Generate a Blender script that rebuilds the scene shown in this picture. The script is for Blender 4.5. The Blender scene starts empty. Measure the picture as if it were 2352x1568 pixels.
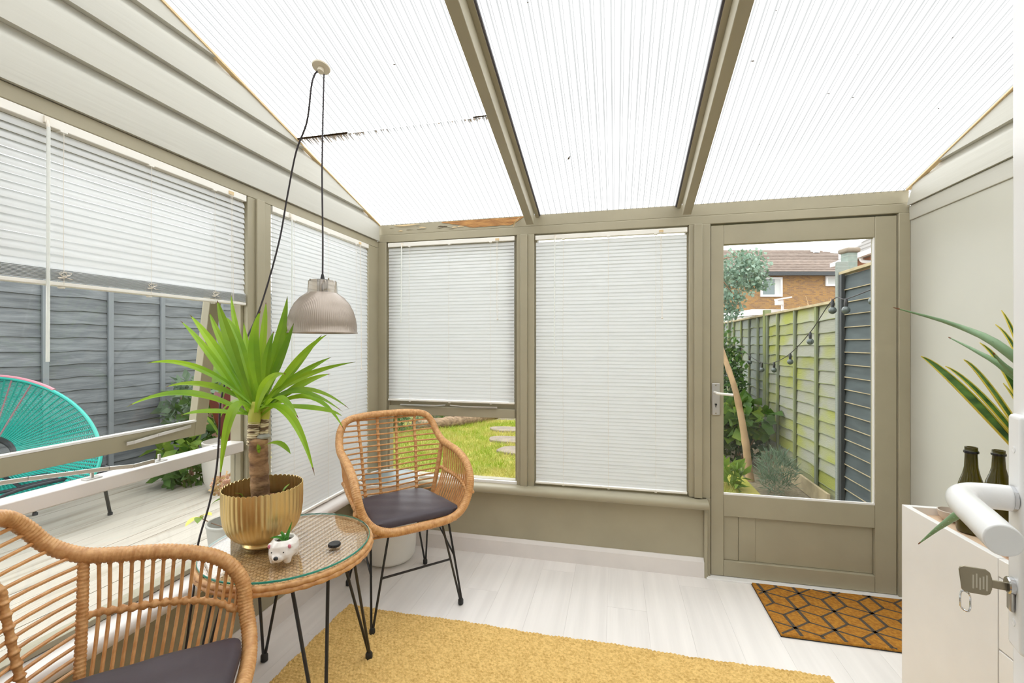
import bpy, math, random
import numpy as np
from mathutils import Vector, Matrix
random.seed(7); rng = np.random.default_rng(7)
PI = math.pi
sc = bpy.context.scene
C = sc.collection

# ------------------------------------------------------------------ camera, sky, exposure
cam_d = bpy.data.cameras.new('camera'); cam = bpy.data.objects.new('camera', cam_d); C.objects.link(cam)
cam.location = (1.570, -2.713, 1.33)
cam.rotation_euler = (PI/2, 0, math.radians(13.2))
cam_d.sensor_width = 36; cam_d.lens = 36*1017/2352; cam_d.shift_y = 5/2352; cam_d.clip_start = 0.02
sc.camera = cam
world = bpy.data.worlds.new('overcast'); sc.world = world; world.use_nodes = True
bg = world.node_tree.nodes['Background']
bg.inputs[0].default_value = (0.985, 0.995, 1.0, 1); bg.inputs[1].default_value = 1.6
sc.view_settings.view_transform = 'Standard'; sc.view_settings.look = 'None'
sc.view_settings.gamma = 1; sc.view_settings.use_curve_mapping = False
sc.view_settings.exposure = 1.2
try:
    sc.cycles.max_bounces = 14; sc.cycles.diffuse_bounces = 8; sc.cycles.transparent_max_bounces = 16
    sc.cycles.transmission_bounces = 8; sc.cycles.caustics_refractive = False; sc.cycles.caustics_reflective = False
    sc.cycles.sample_clamp_indirect = 6
except Exception: pass

# ------------------------------------------------------------------ materials
def nodes(name):
    m = bpy.data.materials.new(name); m.use_nodes = True
    nt = m.node_tree; nt.nodes.clear()
    out = nt.nodes.new('ShaderNodeOutputMaterial')
    return m, nt, out
def mat(name, col, rough=.5, metal=0, var=0., scale=8, stretch=(1,1,1), bump=0., bscale=60, bstretch=None,
        col2=None, rand=0., trans=0., tcol=None, spec=.5, lo=.35, hi=.65, coat=0, detail=4):
    m, nt, out = nodes(name); N = nt.nodes.new; L = nt.links.new
    p = N('ShaderNodeBsdfPrincipled')
    p.inputs['Roughness'].default_value = rough; p.inputs['Metallic'].default_value = metal
    p.inputs['Specular IOR Level'].default_value = spec; p.inputs['Coat Weight'].default_value = coat
    c = (*col, 1); last = None
    tc = N('ShaderNodeTexCoord')
    if var or col2:
        mp = N('ShaderNodeMapping'); mp.inputs['Scale'].default_value = stretch; L(tc.outputs['Object'], mp.inputs[0])
        oi = N('ShaderNodeObjectInfo'); 
        ml = N('ShaderNodeVectorMath'); ml.operation = 'ADD'; L(mp.outputs[0], ml.inputs[0])
        cx = N('ShaderNodeMath'); cx.operation = 'MULTIPLY'; cx.inputs[1].default_value = 37.; L(oi.outputs['Random'], cx.inputs[0]); L(cx.outputs[0], ml.inputs[1])
        nz = N('ShaderNodeTexNoise'); nz.inputs['Scale'].default_value = scale; nz.inputs['Detail'].default_value = detail; L(ml.outputs[0], nz.inputs['Vector'])
        rp = N('ShaderNodeValToRGB'); rp.color_ramp.elements[0].position = lo; rp.color_ramp.elements[1].position = hi
        a = col2 if col2 else tuple(x*(1-var) for x in col); b = col if col2 else tuple(min(1, x*(1+var)) for x in col)
        rp.color_ramp.elements[0].color = (*a, 1); rp.color_ramp.elements[1].color = (*b, 1)
        L(nz.outputs[0], rp.inputs[0]); last = rp.outputs[0]
    if rand:
        oi2 = N('ShaderNodeObjectInfo'); mr = N('ShaderNodeMapRange'); mr.inputs['To Min'].default_value = 1-rand; mr.inputs['To Max'].default_value = 1+rand
        L(oi2.outputs['Random'], mr.inputs[0])
        hs = N('ShaderNodeHueSaturation'); L(mr.outputs[0], hs.inputs['Value'])
        if last is None: hs.inputs['Color'].default_value = c
        else: L(last, hs.inputs['Color'])
        last = hs.outputs[0]
    if last is None: p.inputs['Base Color'].default_value = c
    else: L(last, p.inputs['Base Color'])
    if bump:
        mp2 = N('ShaderNodeMapping'); mp2.inputs['Scale'].default_value = bstretch or stretch; L(tc.outputs['Object'], mp2.inputs[0])
        n2 = N('ShaderNodeTexNoise'); n2.inputs['Scale'].default_value = bscale; n2.inputs['Detail'].default_value = 3; L(mp2.outputs[0], n2.inputs['Vector'])
        bp = N('ShaderNodeBump'); bp.inputs['Strength'].default_value = bump; bp.inputs['Distance'].default_value = .01; L(n2.outputs[0], bp.inputs['Height'])
        L(bp.outputs[0], p.inputs['Normal'])
    if trans:
        t = N('ShaderNodeBsdfTranslucent'); mx = N('ShaderNodeMixShader'); mx.inputs[0].default_value = trans
        if tcol: t.inputs[0].default_value = (*tcol, 1)
        elif last is not None: L(last, t.inputs[0])
        else: t.inputs[0].default_value = c
        L(p.outputs[0], mx.inputs[1]); L(t.outputs[0], mx.inputs[2]); L(mx.outputs[0], out.inputs[0])
    else: L(p.outputs[0], out.inputs[0])
    return m
def glass(name, tint=(1,1,1), refl=1.0, ior=1.45):
    m, nt, out = nodes(name); N = nt.nodes.new; L = nt.links.new
    t = N('ShaderNodeBsdfTransparent'); t.inputs[0].default_value = (*tint, 1)
    g = N('ShaderNodeBsdfGlossy'); g.inputs['Roughness'].default_value = .02
    fr = N('ShaderNodeLayerWeight'); fr.inputs[0].default_value = .5
    pw_ = N('ShaderNodeMath'); pw_.operation = 'POWER'; pw_.inputs[1].default_value = 4.; L(fr.outputs['Facing'], pw_.inputs[0])
    mu = N('ShaderNodeMath'); mu.operation = 'MULTIPLY_ADD'; mu.use_clamp = True; mu.inputs[1].default_value = .8*refl; mu.inputs[2].default_value = .045*refl; L(pw_.outputs[0], mu.inputs[0])
    mx = N('ShaderNodeMixShader'); L(mu.outputs[0], mx.inputs[0]); L(t.outputs[0], mx.inputs[1]); L(g.outputs[0], mx.inputs[2]); L(mx.outputs[0], out.inputs[0])
    return m
def clear_plastic(name, tcol, tr):        # translucent roof sheet: part clear, part scattering
    m, nt, out = nodes(name); N = nt.nodes.new; L = nt.links.new
    tc = N('ShaderNodeTexCoord'); nz = N('ShaderNodeTexNoise'); nz.inputs['Scale'].default_value = 3; nz.inputs['Detail'].default_value = 6
    L(tc.outputs['Object'], nz.inputs['Vector'])
    rp = N('ShaderNodeValToRGB'); rp.color_ramp.elements[0].position = .3; rp.color_ramp.elements[1].position = .6
    rp.color_ramp.elements[0].color = (*[x*.93 for x in tcol], 1); rp.color_ramp.elements[1].color = (*tcol, 1); L(nz.outputs[0], rp.inputs[0])
    a = N('ShaderNodeBsdfTranslucent'); L(rp.outputs[0], a.inputs[0])
    b = N('ShaderNodeBsdfTransparent'); L(rp.outputs[0], b.inputs[0])
    mx = N('ShaderNodeMixShader'); mx.inputs[0].default_value = tr; L(a.outputs[0], mx.inputs[1]); L(b.outputs[0], mx.inputs[2]); L(mx.outputs[0], out.inputs[0])
    return m
def brick_mat(name, c1, c2, mortar, sc_, bw=.5, rh=.25):
    m, nt, out = nodes(name); N = nt.nodes.new; L = nt.links.new
    tc = N('ShaderNodeTexCoord'); mp = N('ShaderNodeMapping'); mp.inputs['Rotation'].default_value = (PI/2, 0, 0); L(tc.outputs['Object'], mp.inputs[0])
    b = N('ShaderNodeTexBrick'); b.inputs['Color1'].default_value = (*c1, 1); b.inputs['Color2'].default_value = (*c2, 1); b.inputs['Mortar'].default_value = (*mortar, 1)
    b.inputs['Scale'].default_value = sc_; b.inputs['Mortar Size'].default_value = .018; b.inputs['Brick Width'].default_value = bw; b.inputs['Row Height'].default_value = rh
    L(mp.outputs[0], b.inputs['Vector'])
    p = N('ShaderNodeBsdfPrincipled'); p.inputs['Roughness'].default_value = .9; L(b.outputs[0], p.inputs['Base Color']); L(p.outputs[0], out.inputs[0])
    return m
M = {}
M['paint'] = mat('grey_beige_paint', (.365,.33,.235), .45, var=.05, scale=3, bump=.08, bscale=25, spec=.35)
M['clad'] = mat('grey_beige_paint_boards', (.515,.505,.45), .42, var=.04, scale=2, stretch=(1,.1,1), bump=.12, bscale=40, bstretch=(1,.06,1), spec=.35)  # same paint as the frames, paler: brighter light near the roof put into the colour
M['wallpale'] = mat('pale_grey_beige_wall', (.53,.525,.465), .45, var=.03, scale=2, spec=.35)  # frame paint again, lightened to paint in the stronger light on this wall
M['white'] = mat('white_gloss_paint', (.84,.83,.815), .35, var=.03, scale=4)
M['skirt'] = mat('skirting_white', (.74,.70,.67), .4, var=.04, scale=5)
M['upvc'] = mat('white_upvc', (.91,.915,.92), .22, spec=.5)
M['floor'] = mat('pale_laminate', (.80,.765,.735), .33, var=.045, scale=3, stretch=(7,.35,1), bump=.05, bscale=9, bstretch=(9,.4,1), rand=.02, spec=.4)
M['floor_base'] = mat('floor_joint', (.60,.56,.53), .7)
M['slat'] = mat('blind_white', (.80,.81,.81), .4, trans=.42, tcol=(.86,.87,.875))
M['blindrail'] = mat('blind_rail_cream', (.84,.82,.77), .35)
M['cordw'] = mat('blind_cord', (.83,.78,.70), .7)
M['wand'] = mat('clear_wand', (.9,.92,.9), .1, trans=.3)
M['glass'] = glass('window_glass', (.985,.995,.99), .55)
M['tglass'] = glass('table_glass', (.98,.99,.985), 1.0)
M['tedge'] = mat('glass_edge_green', (.05,.35,.27), .15, trans=.3)
M['smoke'] = glass('smoked_clear_glass', (.80,.74,.67), 1.6)
M['roof'] = clear_plastic('polycarbonate', (.93,.935,.93), .45)
M['rib'] = clear_plastic('polycarbonate_rib', (.25,.252,.25), .2)  # grey tint paints in the shading lines that refraction gives corrugated sheet
M['ribdirt'] = clear_plastic('polycarbonate_dirty_edge', (.15,.115,.08), .15)
M['gasket'] = mat('rubber_gasket', (.09,.085,.10), .6)
M['rotwood'] = mat('rotten_wood', (.52,.27,.09), .85, col2=(.30,.14,.05), scale=12, stretch=(1,4,6), bump=.5, bscale=40)
M['splinter'] = mat('splinter_wood', (.72,.55,.32), .8)
M['rattan'] = mat('rattan', (.67,.375,.155), .42, col2=(.50,.24,.082), scale=60, bump=.12, bscale=120, rand=.05)
M['cane'] = mat('cane', (.68,.37,.15), .4, col2=(.55,.26,.09), scale=40, rand=.08)
M['weave'] = mat('pale_rattan_weave', (.70,.45,.23), .5, col2=(.55,.31,.13), scale=50)
M['weavebase'] = mat('weave_gap', (.23,.12,.05), .9)
M['cushion'] = mat('dark_plum_cushion', (.058,.046,.056), .5, var=.10, scale=6, bump=.10, bscale=18, spec=.4)
M['blackmetal'] = mat('black_metal', (.018,.016,.016), .38, spec=.5)
M['rubber'] = mat('black_rubber', (.015,.015,.016), .45)
M['gold'] = mat('brushed_gold', (.76,.57,.26), .36, metal=1, var=.10, scale=4, stretch=(1,1,.3))
M['terracotta'] = mat('terracotta', (.42,.17,.09), .85)
M['soil'] = mat('soil', (.05,.035,.025), .95, bump=.6, bscale=60)
M['bark'] = mat('yucca_bark', (.44,.26,.125), .8, col2=(.15,.075,.035), scale=14, stretch=(1,1,2.0), bump=.6, bscale=30)
M['stalk'] = mat('yucca_stalk', (.72,.62,.42), .75, col2=(.16,.10,.05), scale=18, stretch=(1,1,5), lo=.42, hi=.5)
M['yucca'] = mat('yucca_leaf', (.34,.53,.03), .36, col2=(.18,.36,.02), scale=5, trans=.38, rand=.2)
M['yuccapale'] = mat('yucca_leaf_sheath', (.62,.62,.12), .5, trans=.3)
M['tip'] = mat('dry_leaf_tip', (.16,.055,.02), .7)
M['ceramic'] = mat('white_ceramic', (.86,.82,.78), .12, coat=.4)
M['pink'] = mat('pink_glaze', (.68,.22,.30), .25)
M['black'] = mat('black_glaze', (.02,.02,.022), .15)
M['succ'] = mat('succulent', (.12,.36,.07), .4, trans=.2, var=.2, scale=20)
M['jute'] = mat('jute', (.80,.55,.20), .85, col2=(.52,.32,.085), scale=75, stretch=(1,1.6,1), detail=5, lo=.3, hi=.62)
M['coir'] = mat('coir', (.56,.25,.025), .95, col2=(.38,.145,.012), scale=70, bump=.8, bscale=220)
M['coirdark'] = mat('coir_print', (.085,.065,.045), .95, bump=.6, bscale=220)
M['lampmetal'] = mat('smoked_prismatic_glass', (.46,.39,.33), .24, metal=.4, trans=.22, tcol=(.50,.43,.36))
M['chrome'] = mat('chrome', (.62,.63,.65), .12, metal=1)
M['steel'] = mat('satin_steel', (.62,.61,.59), .32, metal=1)
M['brassy'] = mat('nickel_key', (.33,.29,.21), .3, metal=1)
M['cordblack'] = mat('black_cord', (.03,.024,.028), .6)
M['rose'] = mat('beige_rose', (.66,.60,.48), .5)
M['wood_top'] = mat('light_wood', (.70,.52,.36), .5, var=.12, scale=4, stretch=(6,.5,1))
M['bottle'] = mat('dark_bottle_glass', (.05,.045,.006), .06, trans=.3, tcol=(.50,.40,.03), coat=.5)
M['aloe'] = mat('aloe_leaf', (.15,.27,.115), .4, col2=(.23,.36,.20), scale=8, trans=.1)
M['snake'] = mat('snake_leaf', (.12,.27,.05), .35, col2=(.025,.09,.025), scale=14, stretch=(1,1,3), trans=.12)
M['snakeedge'] = mat('snake_leaf_edge', (.78,.66,.10), .4, trans=.15)
M['fencegrey'] = mat('grey_stained_board', (.172,.187,.197), .8, col2=(.105,.116,.126), scale=4, stretch=(1,.6,9), bump=.35, bscale=10, bstretch=(1,1,14), rand=.12)
M['fencebat'] = mat('grey_stained_batten', (.175,.192,.205), .8, var=.12, scale=4, stretch=(1,1,.2))
M['fencemoss'] = mat('mossy_board', (.285,.285,.235), .9, col2=(.27,.285,.06), scale=1.6, stretch=(1,1,1.6), bump=.4, bscale=12, bstretch=(1,1,10), rand=.12, lo=.36, hi=.56)
M['fencemoss2'] = mat('weathered_green_board', (.205,.225,.205), .9, col2=(.20,.22,.12), scale=1.6, bump=.4, bscale=12, bstretch=(1,1,10), rand=.12, lo=.3, hi=.5)
M['mossbat'] = mat('mossy_batten', (.155,.175,.125), .9, col2=(.20,.225,.07), scale=3, lo=.36, hi=.6)
M['fencedark'] = mat('dark_slate_board', (0.053,0.071,0.077), .75, col2=(0.034,0.046,0.051), scale=5, stretch=(1,.6,6), rand=.12)
M['freshwood'] = mat('raw_board_edge', (0.384,0.310,0.186), .85, var=.15, scale=8)
M['deck'] = mat('weathered_deck', (.40,.365,.31), .85, col2=(.30,.265,.21), scale=3, stretch=(4,.5,1), bump=.3, bscale=8, bstretch=(12,.6,1), rand=.07, lo=.3, hi=.5)
M['deckgap'] = mat('deck_shadow', (.14,.12,.10), .95)  # dark base under the deck boards, visible in the gaps
M['turq'] = mat('turquoise_cord', (0.031,0.372,0.310), .4)
M['pinkcord'] = mat('pink_cord', (0.496,0.217,0.260), .4)
M['lawn'] = mat('lawn_soil', (.28,.28,.03), .95, col2=(.40,.34,.08), scale=3, bump=.6, bscale=60)
M['grass'] = mat('grass_blade', (.27,.36,.025), .6, col2=(.47,.42,.11), scale=2.2, trans=.35, lo=.40, hi=.58)
M['log'] = mat('weathered_log', (.34,.235,.145), .9, col2=(.15,.095,.055), scale=6, stretch=(.6,4,4), bump=.7, bscale=20, bstretch=(.5,6,6))
M['stone'] = mat('stepping_stone', (.215,.175,.13), .9, var=.15, scale=6, bump=.4, bscale=20)
M['leaf1'] = mat('leaf_green', (0.099,0.198,0.031), .5, col2=(0.050,0.118,0.019), scale=8, trans=.35)
M['leaf2'] = mat('leaf_bright', (0.223,0.322,0.043), .5, col2=(0.124,0.236,0.031), scale=8, trans=.4)
M['leafgrey'] = mat('leaf_grey_green', (0.186,0.260,0.167), .6, col2=(0.112,0.174,0.105), scale=8, trans=.35)
M['euc'] = mat('eucalyptus_leaf', (.36,.47,.38), .5, col2=(.13,.24,.16), scale=5, trans=.35)
M['dark'] = mat('shade_leaf', (0.037,0.081,0.019), .6, col2=(0.022,0.046,0.012), scale=8, trans=.2)  # darkest of the leaf greens
M['redleaf'] = mat('red_leaf', (0.099,0.019,0.012), .4, trans=.2)
M['pinkleaf'] = mat('pink_flower_head', (.60,.33,.28), .6, col2=(.45,.36,.12), scale=12, trans=.3)
M['trunk'] = mat('smooth_trunk', (0.341,0.223,0.118), .8, var=.18, scale=6, bump=.3, bscale=25)
M['twig'] = mat('twig', (.22,.13,.08), .9)
M['potgrey'] = mat('grey_pot', (0.347,0.341,0.310), .7, var=.06, scale=4)
M['potcream'] = mat('cream_pot', (.50,.475,.43), .6, var=.06, scale=4)
M['potwhite'] = mat('off_white_pot', (.86,.85,.81), .5, var=.04, scale=4)
M['binin'] = mat('grey_enamel_inside', (.20,.245,.25), .45, var=.12, scale=5)
M['bulb'] = mat('clear_bulb', (.10,.125,.12), .06, trans=.3, coat=.6)
M['brick'] = brick_mat('yellow_brick', (.36,.19,.048), (.20,.105,.05), (.26,.19,.12), 2.8, .5, .16)
M['redbrick'] = mat('red_brick', (0.384,0.149,0.074), .9, var=.1, scale=3)
M['tile'] = mat('brown_roof_tile', (.215,.165,.135), .9, col2=(.15,.112,.09), scale=7, stretch=(.6,1,1), rand=.10)
M['tilegrey'] = mat('grey_roof_tile', (0.205,0.192,0.180), .9, var=.12, scale=4, rand=.08)
M['gutter'] = mat('black_gutter', (.022,.026,.03), .5)
M['wframe'] = mat('white_window_frame', (0.688,0.688,0.688), .4)
M['farglass'] = mat('far_glass', (.10,.14,.14), .06, spec=.8)
M['curtain'] = mat('net_curtain', (0.528,0.544,0.528), .8)
M['pier'] = mat('green_grey_pier', (0.223,0.267,0.236), .9, var=.12, scale=8)
M['hall'] = mat('hall_white', (.75,.73,.70), .7)
M['debris'] = mat('dry_debris', (.10,.075,.045), .9)
M['plaque'] = mat('engraved_marks', (.62,.58,.48), .4, metal=.6)
M['bowl'] = mat('stoneware', (.58,.50,.43), .6)
M['gravel'] = mat('garden_soil', (.235,.195,.125), .95, col2=(.15,.12,.07), scale=30, bump=.5, bscale=80)
M['boxgrey'] = mat('concrete_step', (0.341,0.347,0.341), .85, var=.06, scale=5)

# ------------------------------------------------------------------ mesh helpers
def frame_axes(d):
    d = Vector(d).normalized(); u = Vector((0,0,1)) if abs(d.z) < .95 else Vector((1,0,0))
    x = d.cross(u).normalized(); y = x.cross(d).normalized(); return x, y
class MB:
    def __init__(s): s.v = []; s.f = []
    def add(s, vs, fs):
        o = len(s.v); s.v += [tuple(p) for p in vs]; s.f += [tuple(i+o for i in q) for q in fs]; return s
    def box(s, x0, x1, y0, y1, z0, z1):
        return s.add([(x0,y0,z0),(x1,y0,z0),(x1,y1,z0),(x0,y1,z0),(x0,y0,z1),(x1,y0,z1),(x1,y1,z1),(x0,y1,z1)],
                     [(0,3,2,1),(4,5,6,7),(0,1,5,4),(1,2,6,5),(2,3,7,6),(3,0,4,7)])
    def bar(s, a, b, w, h, up=(0,0,1)):
        a, b = Vector(a), Vector(b); d = (b-a).normalized(); x = d.cross(Vector(up)).normalized()*w/2; y = x.cross(d).normalized()*h/2
        return s.add([a-x-y,a+x-y,a+x+y,a-x+y,b-x-y,b+x-y,b+x+y,b-x+y],[(0,3,2,1),(4,5,6,7),(0,1,5,4),(1,2,6,5),(2,3,7,6),(3,0,4,7)])
    def prism(s, poly, axis, a, b, b_fn=None):   # poly of 2D points in the two other axes
        def mk(p, t):
            return {'x':(t,p[0],p[1]),'y':(p[0],t,p[1]),'z':(p[0],p[1],t)}[axis]
        n = len(poly)
        vs = [mk(p, a) for p in poly] + [mk(p, b_fn(p) if b_fn else b) for p in poly]
        return s.add(vs, [tuple(range(n)), tuple(range(2*n-1, n-1, -1))] + [(i, i+n, (i+1)%n+n, (i+1)%n) for i in range(n)])
    def tube(s, pts, r, n=8, closed=False, flat=None):
        P = [Vector(p) for p in pts]; m = len(P); R_ = r if isinstance(r, (list, tuple, np.ndarray)) else [r]*m
        vs = []; x = None
        for i in range(m):
            if closed: d = P[(i+1) % m]-P[i-1]
            else: d = P[min(i+1, m-1)]-P[max(i-1, 0)]
            if d.length < 1e-9: d = Vector((0,0,1))
            d.normalize()
            if x is None: x, _ = frame_axes(d)
            else:
                x = x-d*x.dot(d)
                if x.length < 1e-6: x, _ = frame_axes(d)
                x.normalize()
            y = d.cross(x)
            for k in range(n):
                a = 2*PI*k/n; vs.append(P[i]+(x*math.cos(a)+y*math.sin(a))*R_[i])
        fs = []
        for i in range(m if closed else m-1):
            j = (i+1) % m
            for k in range(n): fs.append((i*n+k, i*n+(k+1)%n, j*n+(k+1)%n, j*n+k))
        if not closed: fs += [tuple(range(n-1,-1,-1)), tuple((m-1)*n+k for k in range(n))]
        return s.add(vs, fs)
    def lathe(s, prof, n=32, c=(0,0,0), mod=None, cap=True):
        vs = []
        for r, z in prof:
            for k in range(n):
                a = 2*PI*k/n; rr = r*(mod(a, z) if mod else 1)
                vs.append((c[0]+rr*math.cos(a), c[1]+rr*math.sin(a), c[2]+z))
        fs = []
        for i in range(len(prof)-1):
            for k in range(n): fs.append((i*n+k, i*n+(k+1)%n, (i+1)*n+(k+1)%n, (i+1)*n+k))
        if cap:
            if prof[0][0] > 1e-6: fs.append(tuple(range(n-1,-1,-1)))
            if prof[-1][0] > 1e-6: fs.append(tuple((len(prof)-1)*n+k for k in range(n)))
        return s.add(vs, fs)
    def ball(s, c, r, n=12, m=8):
        r = r if isinstance(r, (tuple, list)) else (r,r,r); vs = []
        for i in range(m+1):
            t = PI*i/m
            for k in range(n):
                a = 2*PI*k/n; vs.append((c[0]+r[0]*math.sin(t)*math.cos(a), c[1]+r[1]*math.sin(t)*math.sin(a), c[2]-r[2]*math.cos(t)))
        return s.add(vs, [(i*n+k, i*n+(k+1)%n, (i+1)*n+(k+1)%n, (i+1)*n+k) for i in range(m) for k in range(n)])
    def leaf(s, a, m, b, w, seg=8, fold=.25, side=None, shape='blade', t0=0., t1=1., th=0.):
        a, m, b = Vector(a), Vector(m), Vector(b); m = m*2-(a+b)/2
        vs = []; 
        for i in range(seg+1):
            t = t0+(t1-t0)*i/seg
            p = a*(1-t)**2+m*2*t*(1-t)+b*t*t; d = ((m-a)*(1-t)+(b-m)*t).normalized()
            sd = side if side is not None else None
            x = d.cross(Vector(sd) if sd is not None else Vector((0,0,1)))
            if x.length < .15: x = d.cross(Vector((.77,-.63,0)))
            x.normalize(); nn = x.cross(d).normalized()
            if shape == 'blade': ww = w*min(1, .34+t*1.5)*(1-max(0,(t-.45)/.55)**1.6)
            elif shape == 'oval': ww = w*math.sin(PI*min(1,max(.02, t)))**.7
            elif shape == 'taper': ww = w*(1-t)**.75
            else: ww = w
            ww = max(ww, .0006)
            vs += [p-x*ww/2+nn*ww*fold*.5, p-nn*th, p+x*ww/2+nn*ww*fold*.5]
        fs = []
        for i in range(seg):
            k = i*3; fs += [(k,k+1,k+4,k+3),(k+1,k+2,k+5,k+4)]
        return s.add(vs, fs)
    def mesh(s, name, smooth=True, ang=.7):
        me = bpy.data.meshes.new(name); me.from_pydata(s.v, [], s.f); me.validate()
        if smooth:
            me.polygons.foreach_set('use_smooth', [True]*len(me.polygons))
            try: me.set_sharp_from_angle(angle=ang)
            except Exception: pass
        me.update(); return me
    def build(s, name, m, parent=None, smooth=True, bevel=0, ang=.7, seg=2, loc=None):
        o = bpy.data.objects.new(name, s.mesh(name, smooth, ang)); C.objects.link(o)
        o.data.materials.append(M[m] if isinstance(m, str) else m)
        if parent: o.parent = parent
        if loc: o.location = loc
        if bevel:
            b = o.modifiers.new('bevel', 'BEVEL'); b.width = bevel; b.segments = seg; b.limit_method = 'ANGLE'; b.angle_limit = .6; b.harden_normals = False
        return o
def tag(o, label=None, cat=None, group=None, kind=None):
    if label: o['label'] = label
    if cat: o['category'] = cat
    if group: o['group'] = group
    if kind: o['kind'] = kind
    return o
def empty(name, loc=(0,0,0), rz=0):
    e = bpy.data.objects.new(name, None); C.objects.link(e); e.location = loc; e.rotation_euler = (0,0,rz); e.empty_display_size = .05; return e
def inst(src, parent=None, loc=(0,0,0), rz=0, name=None):
    c = src.copy(); C.objects.link(c); c.parent = parent; c.location = loc; c.rotation_euler = (0,0,rz)
    if name: c.name = name
    return c
def link_mesh(name, me, m, parent, loc=(0,0,0), rot=(0,0,0), scale=(1,1,1)):
    o = bpy.data.objects.new(name, me); C.objects.link(o); o.parent = parent; o.location = loc; o.rotation_euler = rot; o.scale = scale
    if not me.materials: me.materials.append(M[m])
    return o
def copy_tree(o, parent=None):
    c = o.copy(); C.objects.link(c); c.parent = parent
    for ch in [x for x in o.children]: copy_tree(ch, c)
    return c
def bez(pts, n=12):   # Catmull-Rom through points
    P = [Vector(p) for p in pts]; out = []
    for i in range(len(P)-1):
        p0 = P[i-1] if i else P[i]*2-P[i+1]; p1, p2 = P[i], P[i+1]; p3 = P[i+2] if i+2 < len(P) else P[i+1]*2-P[i]
        for k in range(n):
            t = k/n; out.append(.5*((2*p1)+(p2-p0)*t+(2*p0-5*p1+4*p2-p3)*t*t+(3*p1-p0-3*p2+p3)*t**3))
    out.append(P[-1]); return out
def npmesh(name, v, f, m, parent=None, smooth=False):
    me = bpy.data.meshes.new(name); v = np.asarray(v, np.float32); f = np.asarray(f, np.int32); k = f.shape[1]
    me.vertices.add(len(v)); me.vertices.foreach_set('co', v.ravel())
    me.loops.add(f.size); me.loops.foreach_set('vertex_index', f.ravel())
    me.polygons.add(len(f)); me.polygons.foreach_set('loop_start', np.arange(0, f.size, k, dtype=np.int32))
    if smooth: me.polygons.foreach_set('use_smooth', np.ones(len(f), bool))
    me.update(calc_edges=True); me.validate()
    o = bpy.data.objects.new(name, me); C.objects.link(o); me.materials.append(M[m]); o.parent = parent; return o
def leaves(n, c, r, size, asp=.45, up=.3, shell=.4):
    """random small leaves in an ellipsoid: (verts, quads), each leaf a bent pair of quads"""
    d = rng.normal(size=(n,3)); d /= np.linalg.norm(d, axis=1)[:,None]
    rad = (shell+(1-shell)*rng.random(n)**.6)[:,None]
    p = np.array(c)+d*rad*np.array(r)
    ax = rng.normal(size=(n,3))+d*.8+np.array([0,0,up]); ax /= np.linalg.norm(ax, axis=1)[:,None]
    sd = np.cross(ax, rng.normal(size=(n,3))); sd /= np.linalg.norm(sd, axis=1)[:,None]
    nn = np.cross(ax, sd); s = (size*(.6+.8*rng.random(n)))[:,None]; w = s*asp
    v = np.stack([p, p+ax*s*.5-sd*w*.5+nn*w*.2, p+ax*s, p+ax*s*.5+sd*w*.5+nn*w*.2], 1).reshape(-1,3)
    f = np.arange(n*4).reshape(-1,4); return v, f
def merge(*vf):
    V = []; Fs = []; o = 0
    for v, f in vf: V.append(v); Fs.append(f+o); o += len(v)
    return np.concatenate(V), np.concatenate(Fs)
def struct(o): o['kind'] = 'structure'; return o

# ------------------------------------------------------------------ room shell
SL = .275
def zr(y): return 2.134-SL*y
def yroof(z): return min(0., -(z-2.134)/SL)
RW, RY = 3.06, -2.9
# floor of laminate planks
floor = struct(MB().box(0, RW, RY, 0, -.03, -.003).build('floor', 'floor_base', smooth=False))
pw = .191; xi = 0; row = 0
while xi < RW-.01:
    x1 = min(RW, xi+pw); y = 0.-[.42, .95, .13, .70][row % 4]; ys = [0.]
    while y > RY: ys.append(y); y -= 1.2
    ys.append(RY)
    for a, b in zip(ys[:-1], ys[1:]):
        w, l = x1-xi-.0006, a-b-.0006
        o = MB().box(-w/2, w/2, -l/2, l/2, -.003, 0).build('floor_plank', 'floor', floor, smooth=False, loc=(xi+pw/2 if x1-xi > .19 else (xi+x1)/2, (a+b)/2, 0))
    xi = x1; row += 1

def cladding(parent, side, zs, inward, y_far=lambda p: yroof(p[1])-.004):
    for z0, z1 in zip(zs[:-1], zs[1:]):
        s = inward
        prof = [(-.03,z0),(.016,z0),(.016,z0+.012),(.012,z1-.045),(.008,z1-.034),(-.002,z1-.022),(-.006,z1-.012),(-.006,z1-.0005),(-.03,z1-.0005)]
        poly = [(side+s*x, z) for x, z in prof]
        if s < 0: poly = poly[::-1]
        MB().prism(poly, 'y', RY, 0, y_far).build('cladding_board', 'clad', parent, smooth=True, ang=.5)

# left wall
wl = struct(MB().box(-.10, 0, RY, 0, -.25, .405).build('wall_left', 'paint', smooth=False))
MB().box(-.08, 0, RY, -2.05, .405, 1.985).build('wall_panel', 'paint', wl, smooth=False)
zsL = [2.022, 2.178, 2.332, 2.474, 2.622, 2.77, 2.93]
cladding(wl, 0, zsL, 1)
MB().box(-.08, .004, RY, 0, 1.975, 2.021).build('head_rail', 'paint', wl, bevel=.003)
def post(parent, a, b, axis, z0, z1, mid=True, name='post'):
    m = MB()
    if axis == 'y':
        m.box(-.08, .004, a, b, z0, z1)
        if mid: c = a+(b-a)*.45; m.box(.004, .018, c-.022, c+.022, z0, z1)
    else:
        m.box(a, b, -.004, .08, z0, z1)
        if mid: c = a+(b-a)*.42; m.box(c-.022, c+.022, -.018, -.004, z0, z1)
    return m.build(name, 'paint', parent, bevel=.003)
post(wl, -2.05, -1.985, 'y', .405, 1.975, False)
post(wl, -1.092, -.958, 'y', .405, 1.975)
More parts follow.
